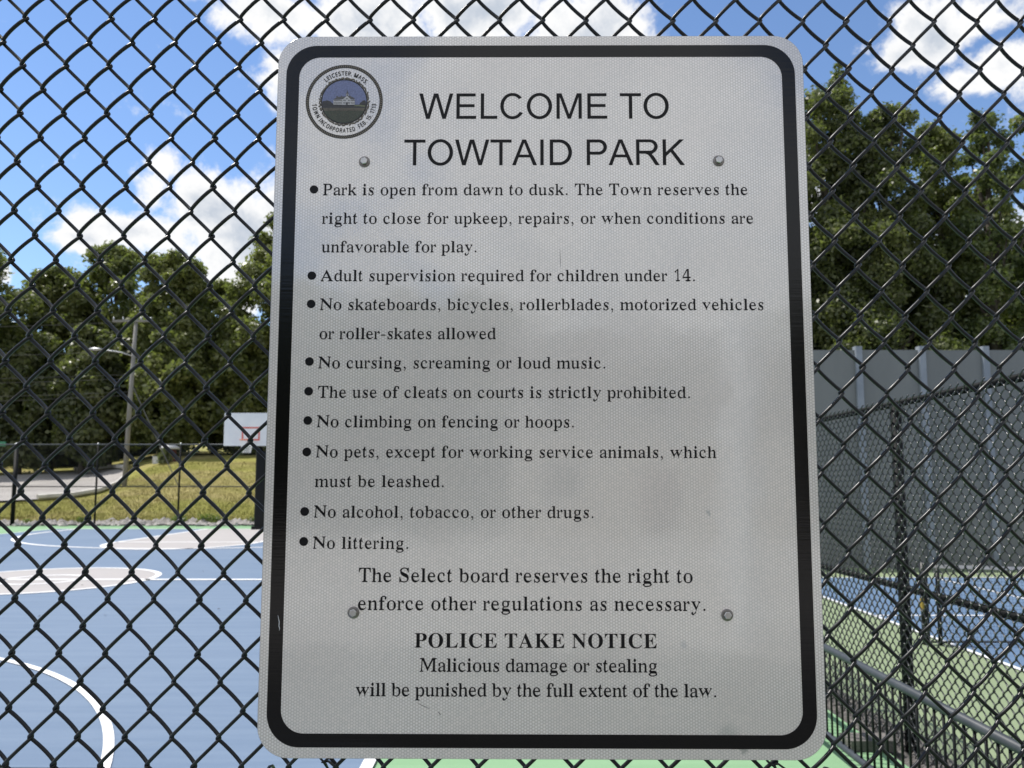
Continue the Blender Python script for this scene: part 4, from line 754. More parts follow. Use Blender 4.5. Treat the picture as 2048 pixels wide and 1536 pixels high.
"S3":[727,[622,765,621,726,617,691,609,657,598,626,585,598,568,572,550,549,528,529,505,513,481,499,455,488,435,482,430,563,474,554,518,535,557,509,590,475,615,435,633,389,644,338,647,284,645,235,638,190,626,146,609,105,587,67,560,34,529,5,493,-18,452,-37,407,-50,358,-57,305,-60,272,-59,241,-57,211,-53,182,-47,153,-40,124,-29,97,-16,50,30,121,141,126,183,150,171,176,160,203,151,229,144,255,139,281,136,305,135,351,138,388,147,416,160,436,177,451,197,462,221,468,251,471,287,469,309,466,328,461,344,453,357,443,369,430,381,414,391,395,399,371,406,345,411,316,415,284,416,180,430,180,598,285,612,314,614,340,617,362,624,381,632,397,643,411,654,423,667,432,682,439,698,444,715,447,734,448,754,447,780,442,800,434,817,423,831,408,843,390,853,367,858,339,861,321,860,304,858,287,855,273,852,242,840,215,825,188,807,120,784,55,893,93,965,120,986,150,1005,183,1022,219,1037,257,1047,297,1054,340,1056,402,1051,459,1036,508,1011,549,974,581,930,604,879,618,823]],
"S5":[707,[324,657,365,654,406,647,444,635,480,618,513,596,542,569,567,537,589,501,606,460,618,416,625,368,627,318,625,263,617,211,604,162,586,117,563,76,536,40,504,9,469,-16,429,-35,387,-49,341,-57,293,-60,261,-59,229,-56,199,-52,170,-45,141,-37,115,-26,90,-14,50,32,122,145,124,183,144,172,167,162,193,153,219,146,245,141,270,138,293,137,319,138,343,142,364,148,383,156,399,166,413,178,424,193,434,209,442,228,448,250,452,276,453,304,451,344,444,375,433,400,418,420,398,437,370,450,334,459,289,462,276,461,260,460,242,458,224,455,189,448,143,443,68,524,111,1030,543,1041,545,840,240,846,237,596,217,646,246,651,264,653,283,655,302,656]],
"S7":[706,[195,-14,451,878,50,839,51,1041,597,1041,626,884,300,-24]]}


def ell(cx, cy, rx, ry, a0=0, a1=360, n=40): return [(cx + rx * math.cos(R(a0 + (a1 - a0) * i / n)), cy + ry * math.sin(R(a0 + (a1 - a0) * i / n))) for i in range(n + (0 if abs(a1 - a0) == 360 else 1))]


def rect(a, b, c, d): return [(a, c), (b, c), (b, d), (a, d)]


HEAD = {
    'W': (.944, [[(.202, 0), (.009, .716), (.109, .716), (.246, .14), (.406, .716), (.523, .716), (.69, .14), (.833, .716), (.93, .716), (.734, 0), (.64, 0), (.465, .61), (.3, 0)]]),
    'E': (.667, [[(.079, 0), (.079, .716), (.597, .716), (.597, .632), (.17, .632), (.17, .412), (.57, .412), (.57, .329), (.17, .329), (.17, .084), (.613, .084), (.613, 0)]]),
    'L': (.556, [[(.073, 0), (.073, .716), (.164, .716), (.164, .084), (.521, .084), (.521, 0)]]),
    'C': (.722, [ell(.378, .358, .33, .37, 40, 329, 34) + ell(.378, .358, .236, .287, 325, 43, 34)]),
    'O': (.778, [ell(.389, .358, .341, .37), ell(.389, .358, .245, .287)]),
    'M': (.833, [[(.074, 0), (.074, .716), (.213, .716), (.418, .13), (.622, .716), (.757, .716), (.757, 0), (.668, 0), (.668, .6), (.46, 0), (.375, 0), (.163, .61), (.163, 0)]]),
    'T': (.611, [[(.26, 0), (.26, .632), (.021, .632), (.021, .716), (.59, .716), (.59, .632), (.351, .632), (.351, 0)]]),
    'A': (.667, [[(-.001, 0), (.272, .716), (.373, .716), (.668, 0), (.562, 0), (.478, .217), (.174, .217), (.098, 0)], [(.203, .294), (.449, .294), (.323, .625)]]),
    'I': (.278, [rect(.094, .185, 0, .716)]),
    'D': (.722, [[(.077, 0), (.077, .716), (.33, .716)] + ell(.34, .358, .332, .358, 86, -86, 24) + [(.33, 0)], [(.168, .084), (.168, .632), (.32, .632)] + ell(.33, .358, .245, .274, 86, -86, 24) + [(.32, .084)]]),
    'P': (.667, [[(.077, 0), (.077, .716), (.36, .716)] + ell(.40, .5035, .222, .2125, 88, -88, 20) + [(.36, .291), (.168, .291), (.168, 0)], [(.168, .375), (.168, .632), (.36, .632)] + ell(.395, .5035, .132, .1285, 88, -88, 18) + [(.36, .375)]]),
    'R': (.722, [[(.079, 0), (.079, .716), (.40, .716)] + ell(.44, .517, .22, .199, 88, -62, 18) + [(.5, .3), (.55, .25), (.706, 0), (.592, 0), (.46, .21), (.40, .285), (.33, .318), (.17, .318), (.17, 0)],
                 [(.17, .4), (.17, .637), (.40, .637)] + ell(.435, .5185, .13, .1185, 88, -88, 16) + [(.39, .4)]]),
    'K': (.667, [[(.073, 0), (.073, .716), (.164, .716), (.164, .361), (.522, .716), (.65, .716), (.352, .425), (.665, 0), (.543, 0), (.288, .363), (.164, .243), (.164, 0)]]),
}
PUNCT = {'.': (.25, [ell(.125, .047, .053, .053, 0, 360, 14)]), ',': (.25, [ell(.115, .047, .053, .053, 60, 300, 12) + [(.135, -.03), (.098, -.108), (.06, -.128), (.067, -.142), (.13, -.118), (.176, -.04), (.178, .04)]]),
         '-': (.333, [rect(.039, .285, .194, .257)]), ' ': (.25, [])}


def glyph(f, ch):
    if f == 'h': return HEAD[ch] if ch != ' ' else (.278, [])
    if ch in PUNCT: return PUNCT[ch]
    g = GLYPHS[f + ch]
    return g[0] / 1000, [[(c[i] / 1000, c[i + 1] / 1000) for i in range(0, len(c), 2)] for c in g[1:]]


def text_line(f, s, x0, x1, z0, cap, name='lettering'):
    em = cap / (.716 if f == 'h' else .66 if f == 'R' else .6735)
    gl = [glyph(f, c) for c in s]
    first = min((p[0] for c in gl[0][1] for p in c)); lastw = max((p[0] for c in gl[-1][1] for p in c))
    adv = sum(g[0] for g in gl[:-1]) - first + lastw
    tr = ((x1 - x0) / em - adv) / (len(s) - 1)
    x = x0 / em - first; cs = []
    for ch, g in zip(s + ' ', gl + [(0, [])]):
        if f == 'h' and ch == ' ' and cs:            # the large heading: one piece per word
            put(name, fill_mesh(name, cs, .00045, 'print_black'), sign); cs = []
        for c in g[1]: cs.append([((x + p[0]) * em / 1000, (z0 / em + p[1]) * em / 1000) for p in c])
        x += g[0] + tr
    if not cs: return
    o = put(name, fill_mesh(name, cs, .00045, 'print_black'), sign)
    o['label'] = 'printed line reading ' + s.rstrip('.').lower() if len(s) < 30 else 'printed rule line beginning ' + ' '.join(s.split()[:4]).strip(',').lower()
    return o


for a in (
        ('h', 'WELCOME TO', -175, 185.5, 382.4, 38.3), ('h', 'TOWTAID PARK', -195.6, 207.2, 313., 38.3),
        ('R', 'Park is open from dawn to dusk. The Town reserves the', -311.2, 295.7, 268.8, 16.7),
        ('R', 'right to close for upkeep, repairs, or when conditions are', -311.2, 302.7, 226.8, 16.6),
        ('R', 'unfavorable for play.', -310.8, -90.7, 185.1, 16.6),
        ('R', 'Adult supervision required for children under 14.', -311., 217.9, 143.2, 16.6),
        ('R', 'No skateboards, bicycles, rollerblades, motorized vehicles', -311., 313.3, 101.7, 16.5),
        ('R', 'or roller-skates allowed', -310.7, -62.7, 60.1, 16.5),
        ('R', 'No cursing, screaming or loud music.', -311.2, 90.3, 18.6, 16.5),
        ('R', 'The use of cleats on courts is strictly prohibited.', -310.7, 207.6, -22.9, 16.5),
        ('R', 'No climbing on fencing or hoops.', -311.2, 45.9, -64.1, 16.5),
        ('R', 'No pets, except for working service animals, which', -311.4, 242.2, -106., 16.4),
        ('R', 'must be leashed.', -311.9, -133.8, -146.7, 16.4),
        ('R', 'No alcohol, tobacco, or other drugs.', -312.1, 72.1, -188.6, 16.4),
        ('R', 'No littering.', -312.4, -181.6, -231., 16.4),
        ('R', 'The Select board reserves the right to', -248.6, 206.3, -275.6, 18.8),
        ('R', 'enforce other regulations as necessary.', -248.9, 222.8, -313.1, 18.7),
        ('B', 'POLICE TAKE NOTICE', -171.2, 156.2, -362.8, 19.0),
        ('R', 'Malicious damage or stealing', -163.7, 156.2, -394.4, 17.7),
        ('R', 'will be punished by the full extent of the law.', -249.5, 234.6, -426.7, 17.6)):
    text_line(*a)
bm_ = fill_mesh('bullet', [ell(0, 0, .0061, .0061, 0, 360, 24)], .00045, 'print_black')
for x, z in ((-324, 277.3), (-323.8, 151.2), (-323.7, 110.3), (-323.9, 28.2), (-323.9, -13.8), (-324., -54.8), (-324.2, -98.6), (-324.9, -180.5), (-325.1, -221.3)):
    put('bullet', bm_, sign, (x / 1000, 0, z / 1000))

# bolts through the panel
bolt_m = MB(); s6 = [(.0042 * 1.02 * math.cos(R(60 * k + 10)), .0042 * 1.02 * math.sin(R(60 * k + 10))) for k in range(6)]
hexr = .0052
ring0 = [(hexr * math.cos(R(60 * k + 12)), hexr * math.sin(R(60 * k + 12))) for k in range(6)]
bolt_m.add([(x, -.0012, z) for x, z in ring0] + [(x, -.0050, z) for x, z in ring0] + [(x * .86, -.0056, z * .86) for x, z in ring0],
           [(i, (i + 1) % 6, (i + 1) % 6 + 6, i + 6) for i in range(6)] + [(i + 6, (i + 1) % 6 + 6, (i + 1) % 6 + 12, i + 12) for i in range(6)] + [tuple(range(12, 18))])
bme = bolt_m.mesh('bolt', 'zinc')
wme = MB().lathe([(.0079, -.0002), (.0081, -.0008), (.0076, -.0013), (.0058, -.0017)], 28, 'y').mesh('washer', 'dull_zinc', True)
shank = MB().lathe([(.0028, .003), (.0028, .02)], 10, 'y').mesh('nut', 'zinc')
for k, (x, z) in enumerate(((-252.5, 318.1), (255.3, 319.1), (-254.8, -316.6), (251.8, -318.5))):
    b_ = put('bolt', bme, sign, (x / 1000, 0, z / 1000), (0, (0, .5, .9, .2)[k], 0)); put('washer', wme, b_); put('nut', shank, b_)
# scratches
def scratch(pts, w, m):
    mb = MB(); vs = []
    for i, p in enumerate(pts):
        ww = w * math.sin(PI * (i + .5) / len(pts)); vs += [(p[0] / 1000 - ww / 2000, -.0007, p[1] / 1000), (p[0] / 1000 + ww / 2000, -.0007, p[1] / 1000 + ww / 4000)]
    mb.add(vs, [(2 * i, 2 * i + 1, 2 * i + 3, 2 * i + 2) for i in range(len(pts) - 1)]); return mb.obj('scratch', m, sign)


scratch([(-357.6, -320), (-356.6, -324), (-355.2, -330), (-355.6, -335), (-354.4, -338.5), (-355, -341)], 1.3, 'seal_white')
scratch([(27.6, 190), (27.8, 182), (28.2, 172), (28.4, 163)], .5, 'seal_hill')
scratch([(-166, -436), (-158, -439.5), (-149, -443)], .9, 'seal_hill')
scratch([(-138, -447), (-135, -451)], 1., 'seal_hill')

# town seal
SX, SZ, SR = -.28355, .4086, .0558
seal = put('town_seal', fill_mesh('town_seal', [ell(0, 0, SR, SR, 0, 360, 96), ell(0, 0, SR * .915, SR * .915, 0, 360, 96)], .0005, 'seal_black'), sign, (SX, 0, SZ))
cs = []
for k in range(118):
    a0 = 360 * k / 118
    p = [(SR * r_ * math.cos(R(a0 + da)), SR * r_ * math.sin(R(a0 + da))) for r_, da in ((.934, 0.), (.984, .75), (.984, 2.), (.934, 1.25))]
    cs.append(p)
put('rope_edge', fill_mesh('rope_edge', cs, .0006, 'seal_rope'), seal)
MM = .001


def seal_text(s, r_base, cap, a_start, a_end, inward):
    gl = [glyph('S', c) if c not in ' ' else (.34, []) for c in s.replace('.', '.').replace(',', ',')]
    em = cap; tot = sum(g[0] for g in gl); out = []; x = 0
    for g in gl:
        f = (x + g[0] / 2) / tot; a = R(a_start + (a_end - a_start) * f)
        for c in g[1]:
            pts = []
            for (u, v) in c:
                u = (u - g[0] / 2) * em; v = v * em
                if not inward: rr_, th_ = r_base + v, a - u / r_base
                else: rr_, th_ = r_base - v, a + u / r_base
                pts.append((rr_ * math.cos(th_) * MM, rr_ * math.sin(th_) * MM))
            out.append(pts)
        x += g[0]
    return out


PUNCT_S = {'.': (.3, [rect(.06, .22, -.01, .16)]), ',': (.3, [[(.06, .16), (.22, .16), (.22, .02), (.1, -.14), (.05, -.11), (.13, .0), (.06, 0)]])}
_g = glyph
def glyph(f, ch): return PUNCT_S[ch] if (f == 'S' and ch in PUNCT_S) else _g(f, ch)
put('seal_lettering', fill_mesh('seal_lettering', seal_text('LEICESTER, MASS.', 39.9, 6.1, 132.5, 39.5, False), .0006, 'seal_black'), seal)
put('seal_lettering', fill_mesh('seal_lettering', seal_text('TOWN INCORPORATED  FEB. 15, 1713', 46.6, 6.1, 184., 356.5, True), .0006, 'seal_black'), seal)
# wreath
sr = random.Random(8)
cs = [ell(0, 0, .0338, .0338, 0, 360, 72), ell(0, 0, .0321, .0321, 0, 360, 72)]
put('wreath', fill_mesh('wreath', cs, .0007, 'seal_black'), seal)
lf, ld = [], []
for k in range(66):
    a = 360 * k / 66 + sr.uniform(-1.5, 1.5); rr_ = 35.2 + sr.uniform(-.7, .7); tw = sr.uniform(-60, 60)
    for (lst, L_, B_) in ((ld, 2.5, 1.25), (lf, 1.75, .7)):
        p = []
        for i in range(8):
            q = 2 * PI * i / 8; u, v = L_ * math.cos(q), B_ * math.sin(q)
            ca, sa = math.cos(R(a + 90 + tw)), math.sin(R(a + 90 + tw))
            p.append(((rr_ * math.cos(R(a)) + u * ca - v * sa) * MM, (rr_ * math.sin(R(a)) + u * sa + v * ca) * MM))
        lst.append(p)
def many_flat(name, polys, y, m, parent):
    mb = MB()
    for i, p in enumerate(polys): mb.add([(a, -y - (i % 3) * 3e-6, b) for a, b in p], [tuple(range(len(p)))])
    return mb.obj(name, m, parent)
many_flat('wreath_leaf_outline', ld, .0006, 'seal_black', seal)
many_flat('wreath_leaf', lf, .0008, 'seal_rope', seal)
RI = 32.1


def chord(z):  # half width of the round picture at height z
    return math.sqrt(max(0, RI * RI - z * z))


def below(z, zlo=-99):
    zs = [z + (max(zlo, -RI + .02) - z) * i / 24 for i in range(25)]
    return [[(chord(q) * MM, q * MM) for q in zs] + [(-chord(q) * MM, q * MM) for q in zs[::-1]]]


put('seal_sky', fill_mesh('seal_sky', [ell(0, 0, RI * MM, RI * MM, 0, 360, 64)], .0006, 'seal_sky'), seal)
put('seal_hedge', fill_mesh('seal_hedge', below(-4.6), .0007, 'seal_hill'), seal)
put('seal_lawn', fill_mesh('seal_lawn', [[(x * MM, z * MM) for x, z in ((16, -5.2), (24, -5.), (31, -6), (30, -8.4), (22, -7.2), (14, -7))]], .0008, 'seal_grass'), seal)
put('seal_field', fill_mesh('seal_field', below(-9.6), .0008, 'seal_field'), seal)
put('seal_field', fill_mesh('seal_field', below(-14.2), .0009, 'seal_dark_green'), seal)
fl = []
for k in range(16):
    z = -13.2 - k * 1.05; h = chord(z) * .86
    for q in range(14):
        x = -h + 2 * h * (q + sr.random() * .7) / 14; fl.append([(x * MM, z * MM), ((x + h * .1) * MM, (z + .05) * MM), ((x + h * .1) * MM, (z + .38) * MM), (x * MM, (z + .34) * MM)])
many_flat('field_furrow', fl, .0010, 'seal_field', seal)
for P_ in (
    [(-31.8, -4.8), (-31.5, .4), (-28, 1), (-24, 1.8), (-21, .8), (-18, -1.6), (-15.5, -4), (-13, -5)], [(22, -4.8), (23, -2), (25.5, -.4), (27, 1.4), (29.5, 1.9), (31.5, .6), (31.7, -4.8)]): many_flat('seal_tree', [[(x * MM, z * MM) for x, z in P_]], .0008, 'seal_hill', seal)
many_flat('seal_house', [[(x * MM, z * MM) for x, z in P_] for P_ in (
    [(-15.6, -4.6), (-15.6, 2.6), (-3, 3.), (-3, -5)], [(-3, -5.1), (-3, 4.4), (3.8, 7.4), (9.5, 4.4), (9.5, -5.1)], [(9.5, -5), (9.5, 3), (15.4, 2.8), (15.4, -4.8)],
    [(2.6, 7.), (2.6, 11.6), (6., 11.6), (6., 7.)])], .0009, 'seal_white', seal)
many_flat('seal_roof', [[(x * MM, z * MM) for x, z in P_] for P_ in (
    [(-16., 2.9), (-11.4, 6.), (-11.4, 8.4), (-9.6, 8.4), (-9.6, 7.), (-4.6, 7.2), (-4.6, 8.8), (-3, 8.8), (-3, 7.4), (2.6, 7.4), (-1.6, 3.4)], [(8.6, 4.), (5.4, 7.4), (7, 8.8), (9, 8.8), (9, 7.6), (12.8, 6.2), (15.8, 3.1)],
    [(2.2, 11.6), (3.2, 13.2), (4.1, 16.6), (4.3, 17.2), (4.5, 16.6), (5.3, 13.2), (6.4, 11.6)], [(4.1, 15.8), (4.1, 16.8), (5., 16.5)])], .0010, 'seal_roof', seal)
wn = []
for z in (.6, -3.2):
    for x in [-14.6 + 1.75 * k for k in range(7)] + [-.8, 1., 6., 7.8] + [10.6, 12.3, 14.]:
        wn.append([(x * MM, z * MM), ((x + .95) * MM, z * MM), ((x + .95) * MM, (z + 1.7) * MM), (x * MM, (z + 1.7) * MM)])
wn += [[(x * MM, z * MM) for x, z in P_] for P_ in ([(3., -5), (3., -1.8), (4.1, -.8), (5.2, -1.8), (5.2, -5)], [(2.6, 3.6), (4., 5.3), (5.4, 3.6)], [(3.4, 8.2), (3.4, 10.6), (5.2, 10.6), (5.2, 8.2)])]
many_flat('seal_window', wn, .0012, 'seal_hill', seal)

# twisted wire ends that hold the sign's lower edge to the fence
for (x, z) in ((-.29, -.5125), (.309, -.5135)):
    mb = MB()
    mb.tube([(x - .012, .016, z + .012), (x - .006, .006, z + .002), (x + .002, .003, z - .004), (x + .004, .008, z - .012), (x - .002, .012, z - .018)], .0016, 6)
    mb.tube([(x + .012, .016, z + .014), (x + .004, .004, z + .003), (x - .003, .002, z - .001), (x + .006, .0, z + .001), (x + .016, -.002, z - .006)], .0016, 6)
    mb.tube([(x, .004, z), (x + .005, .0, z + .004), (x + .0, -.003, z + .001), (x + .004, .002, z - .008)], .0016, 6)
    mb.obj('wire_tie', 'black_vinyl', sign, smooth=True)

# ------------------------------------------------------------------ fence round the tennis court, running away from the viewer
FX, FT, FB, FM = 2.35, 2.05, -.12, .93
enc = thing('tennis_court_fence', 'lower black chain link fence running back beside the tennis court', 'fence', (FX, 3, FB))
hx2, hz2 = .036, .0385
n2 = int((FT + .06 - FB) / (2 * hz2))
w2 = zigzag_wire(hx2, 2 * hz2, .0070, .0040, .0019, n2, 8, 7).mesh('wire', 'sunned_vinyl', True)
for k in range(200):
    y = 9.0 - k * hx2
    if y < 1.35: break
    o = put('wire', w2, enc, (0, y - 3, (hz2 if k % 2 else 0) + .01), (0, 0, PI / 2 + wr_.gauss(0, .06)))
mb = MB()
y = 9.05
while y < 19.5:
    for s in (1, -1):
        zz = 0; L_ = FT - FB + .04
        dy = L_ * hx2 / hz2
        mb.add([(-.002, y - 3, 0), (.002, y - 3 + .0, .0), (.002, y - 3 + s * dy, L_), (-.002, y - 3 + s * dy + .004, L_)], [(0, 1, 2, 3)])
    y += 2 * hx2
mb.obj('woven_wire', 'black_vinyl', enc, kind='stuff')
for nm, z, r in (('top_rail', FT - FB, .021), ('middle_rail', FM - FB, .021), ('bottom_rail', .04, .018)):
    MB().tube([(.028, -1.7, z), (.028, 17, z)], r, 12).obj(nm, 'matte_black', enc, smooth=True)
pm = MB().tube([(.03, 0, -.6), (.03, 0, FT - FB - .01)], .033, 14).mesh('post', 'matte_black', True)
for y in (1.6, 4.63, 7.66, 10.7, 13.7): put('post', pm, enc, (0, y - 3, 0))

# railing in front of it
rl = thing('handrail', 'grey pipe railing with thin black balusters beside the lower fence', 'railing', (1.84, 3, .0))
MB().tube([(0, -1.9, .6), (0, 5.2, .6)], .0215, 14).obj('top_rail', 'grey_rail', rl, smooth=True)
MB().tube([(0, -1.9, .1), (0, 5.2, .1)], .019, 12).obj('bottom_rail', 'grey_rail', rl, smooth=True)
bal = MB().tube([(0, 0, .1), (0, 0, .59)], .0065, 8).mesh('baluster', 'black_paint', True)
for k in range(98): put('baluster', bal, rl, (0, -1.86 + k * .072, 0))
pst = MB().tube([(0, 0, -.02), (0, 0, .6)], .02, 10).mesh('post', 'black_paint', True)
for y in (-1.9, 5.2): put('post', pst, rl, (0, y, 0))

# low dark bar on the green at the apron edge
blk = MB().box(1.98, 2.26, 4.55, 4.7, -.008, .055, .01).obj('dark_bar', 'rubble'); blk['label'] = 'dark low bar on the green apron behind the railing'; blk['category'] = 'block'

# ------------------------------------------------------------------ grey wall behind the tennis court
wl = thing('sound_wall', 'tall plain grey panel wall beyond the tennis court', 'wall', (6, 16.0, TZ))
WY = (CAM_Z - TZ) * 1500 / 162; WT = CAM_Z + 272 / 1500 * WY
wl.location = (6, WY, TZ)
ph = WT - TZ
xp = [(1723 - 1024) / 1500 * WY + (k - 4) * 1.66 for k in range(0, 19)]
pmsh = MB().box(-.09, .09, -.1, .1, -.3, ph + .09, .015).mesh('post', 'wall_post')
for x in xp: put('post', pmsh, wl, (x - 6, 0, 0))
for a, b in zip(xp, xp[1:]):
    MB().box(a - 6 + .07, b - 6 - .07, -.03 + rng.uniform(-.006, .006), .05, -.2, ph + rng.uniform(-.01, .01)).obj('panel', 'wall_panel', wl)

# ------------------------------------------------------------------ tennis net
NY = (CAM_Z - TZ) * 1500 / 311
nt = thing('tennis_net', 'black tennis net with pale top tape and dark end post', 'net', (5.5, NY, TZ))
npm = MB().tube([(0, 0, -.1), (0, 0, 1.07)], .05, 14).mesh('post', 'black_paint', True)
put('post', npm, nt, (0, .05, 0)); put('post', npm, nt, (10.8, .05, 0))
MB().box(-.075, -.05, -.03, .03, .44, .6).obj('crank', 'yellow', nt)
put('net_stay', MB().tube([(0, 0, 0), (0, 0, 1.0)], .028, 10).mesh('net_stay', 'black_paint', True), nt, (.16, 0, 0))
def net_top(x): return .93 + .09 * ((x - 5.4) / 5.4) ** 2 + .03
mb = MB()
for k in range(0, 232):
    x = .2 + k * .045
    if x > 10.6: break
    mb.add([(x - .0015, 0, .03), (x + .0015, 0, .03), (x + .0015, 0, net_top(x)), (x - .0015, 0, net_top(x))], [(0, 1, 2, 3)])
for k in range(22):
    f = (k + .5) / 22; n = 14
    for i in range(n):
        a, b = .2 + 10.4 * i / n, .2 + 10.4 * (i + 1) / n
        za, zb = .03 + f * (net_top(a) - .03), .03 + f * (net_top(b) - .03)
        mb.add([(a, .001, za - .0015), (b, .001, zb - .0015), (b, .001, zb + .0015), (a, .001, za + .0015)], [(0, 1, 2, 3)])
mb.obj('netting', 'net_black', nt, kind='stuff')
mb = MB(); n = 24
for i in range(n):
    a, b = .12 + 10.56 * i / n, .12 + 10.56 * (i + 1) / n; za, zb = net_top(a), net_top(b)
    for yy in (-.008, .008): mb.add([(a, yy, za - .045), (b, yy, zb - .045), (b, yy, zb), (a, yy, za)], [(0, 1, 2, 3)])
mb.obj('top_tape', 'tape', nt)
MB().tube([(0, 0, .035), (10.8, 0, .035)], .014, 6).obj('bottom_cord', 'net_black', nt)

# ------------------------------------------------------------------ fence at the far end of the basketball court
ff = thing('far_fence', 'black chain link fence with thin posts across the far end of the basketball court', 'fence', (0, 29.0, 0))
p3 = MB().tube([(0, 0, -.2), (0, 0, 3.12)], .036, 10).mesh('post', 'matte_black', True)
cap3 = MB().lathe([(.042, 3.11), (.042, 3.14), (.02, 3.17)], 10).mesh('post_cap', 'galvanised', True)
for k, px in enumerate((-128, 33, 196, 361, 525, 690, 855, 1020, 1100)):
    x = (px - 1024) / 1500 * 29.0
    thick = 2.1 if k == 1 else 1.
    q = put('post', p3, ff, (x, 0, 0)); q.scale = (thick, thick, 1); put('post_cap', cap3, q)
for nm, z in (('top_rail', 3.11), ('middle_rail', 1.49), ('bottom_rail', .03)):
    MB().tube([(-22.3, 0, z), (1.6, 0, z)], .024 if z > 3 else .02, 8).obj(nm, 'grey_rail' if z > 3 else 'black_paint', ff, smooth=True)
mb = MB(); y0_ = -.02
for k in range(-46, 360):
    x = -22.3 + k * .072
    for s in (1, -1):
        xa, xb = x, x + s * 3.05
        xa += 3.05 if s < 0 else 0; xb = xa + s * 3.05
        za, zb = .04, 3.09
        def cl(xq): return za + (zb - za) * (xq - xa) / (xb - xa)
        lo, hi = max(min(xa, xb), -22.3), min(max(xa, xb), 1.6)
        if hi - lo < .05: continue
        a, b = (lo, hi)
        mb.add([(a - .0022, y0_, cl(a)), (a + .0022, y0_, cl(a)), (b + .0022, y0_, cl(b)), (b - .0022, y0_, cl(b))], [(0, 1, 2, 3)])
mb.obj('woven_wire', 'black_vinyl', ff, kind='stuff')

# ------------------------------------------------------------------ basketball hoop
HB = 25.3; HXc = (499 - 1024) / 1500 * HB
hp = thing('basketball_hoop', 'basketball hoop with white rectangular backboard on a thick black post', 'hoop', (HXc, HB + 1.3, 0))
MB().box(-.17, .17, -.17, .17, -.05, 2.75, .03).obj('post', 'black_paint', hp)
MB().box(-.24, .24, -.24, .24, 0, .12, .02).obj('base', 'black_paint', hp)
MB().tube([(0, 0, 2.7), (0, -.5, 3.2), (0, -1.18, 3.35)], .07, 10).obj('arm', 'black_paint', hp, smooth=True)
bz0 = 2.87
bb_ = MB().box(-.915, .915, -1.22, -1.17, bz0, bz0 + 1.12, .012).obj('backboard', 'white_board', hp)
mb = MB()
for (a, b, c, d) in ((-.305, .305, .22, .27), (-.305, .305, .63, .68), (-.305, -.255, .27, .63), (.255, .305, .27, .63)):
    mb.box(a, b, -1.228, -1.2205, bz0 + c - .04, bz0 + d - .04)
mb.obj('target_square', 'faded_red', bb_)
rz = 3.05
MB().box(-.07, .07, -1.36, -1.226, rz - .1, rz, 0).obj('rim_bracket', 'orange', hp)
rim = [(.229 * math.cos(2 * PI * k / 28), -1.59 + .229 * math.sin(2 * PI * k / 28), rz) for k in range(29)]
MB().tube(rim, .012, 8, False).obj('rim', 'orange', hp, smooth=True)
mb = MB()
for k in range(14):
    for s in (1, -1):
        pts = []
        for i in range(8):
            f = i / 7; a = 2 * PI * (k + s * i * .5) / 14; r_ = .225 * (1 - .42 * f ** .8)
            pts.append((r_ * math.cos(a), -1.59 + r_ * math.sin(a), rz - .01 - .42 * f))
        mb.tube(pts, .006, 3, False)
mb.obj('net', 'net_white', hp)

# ------------------------------------------------------------------ utility pole, streetlight arm, wires
PD = 43.; PX = (251.5 - 1024) / 1500 * PD; PZ = terr(PX, PD)
up_ = thing('utility_pole', 'weathered wooden utility pole with crossarm and cobra streetlight', 'utility pole', (PX, PD, PZ))
def pz(py): return CAM_Z + (970 - py) / 1500 * PD - PZ
pt = pz(632)
MB().tube([(0, 0, -.5), (.12, 0, pt * .5), (.26, 0, pt)], [.145, .125, .1], 12).obj('pole', 'pole_wood', up_, smooth=True)
ca = MB().box(-1.05, 1.25, -.16, -.05, pz(641), pz(637)).obj('crossarm', 'pole_wood', up_)
for x in (-1., -.45, .6, 1.15): MB().lathe([(.03, 0), (.055, .05), (.035, .1), (.05, .14), (.02, .18)], 8, 'z', (x, -.1, pz(637))).obj('insulator', 'galvanised', ca, smooth=True)
arm = MB().tube([(.2, -.05, pz(711)), (-.5, -.1, pz(703)), (-1.3, -.15, pz(699)), (-1.6, -.15, pz(698))], .035, 8).obj('lamp_arm', 'galvanised', up_, smooth=True)
MB().lathe([(.05, 0), (.13, .15), (.17, .4), (.13, .68), (.03, .8)], 10, 'y', (0, 0, 0)).obj('lamp_head', 'galvanised', arm, smooth=True, loc=(-1.55, -.15, pz(697)), rot=(0, 0, PI / 2)).scale = (1, 1, .55)
MB().tube([(.2, 0, pz(770)), (3.7, -1.4, terr(PX + 3.7, PD - 1.4) - PZ)], .025, 6).obj('guy_wire', 'wire', up_)
for (py, zs) in ((700, 0), (748, 0), (756, 0), (783, 0), (790, 0), (640, 0)):
    a = Vector((PX + .1, PD, CAM_Z + (970 - py) / 1500 * PD))
    dpy = {700: 692, 748: 735, 756: 747, 783: 777, 790: 795, 640: 634}[py]
    b = Vector((-60, 46, 0)); b.z = CAM_Z + (970 - dpy) / 1500 * 46 + .8
    pts = [a.lerp(b, t / 14) - Vector((0, 0, .8 * math.sin(PI * t / 14))) for t in range(15)]
    w_ = MB().tube(pts, .009, 4).obj('overhead_wire', 'wire')
    w_['category'] = 'cable'; w_['group'] = 'wires strung from the utility pole'
    w_['label'] = {700: 'overhead wire meeting the pole at the streetlight arm', 748: 'overhead wire well below the streetlight arm, upper of a close pair', 756: 'overhead wire well below the streetlight arm, under another close one',
                   783: 'overhead wire near the lowest on the utility pole, second from the bottom', 790: 'lowest overhead wire leaving the utility pole', 640: 'highest overhead wire, at the crossarm of the utility pole'}[py]

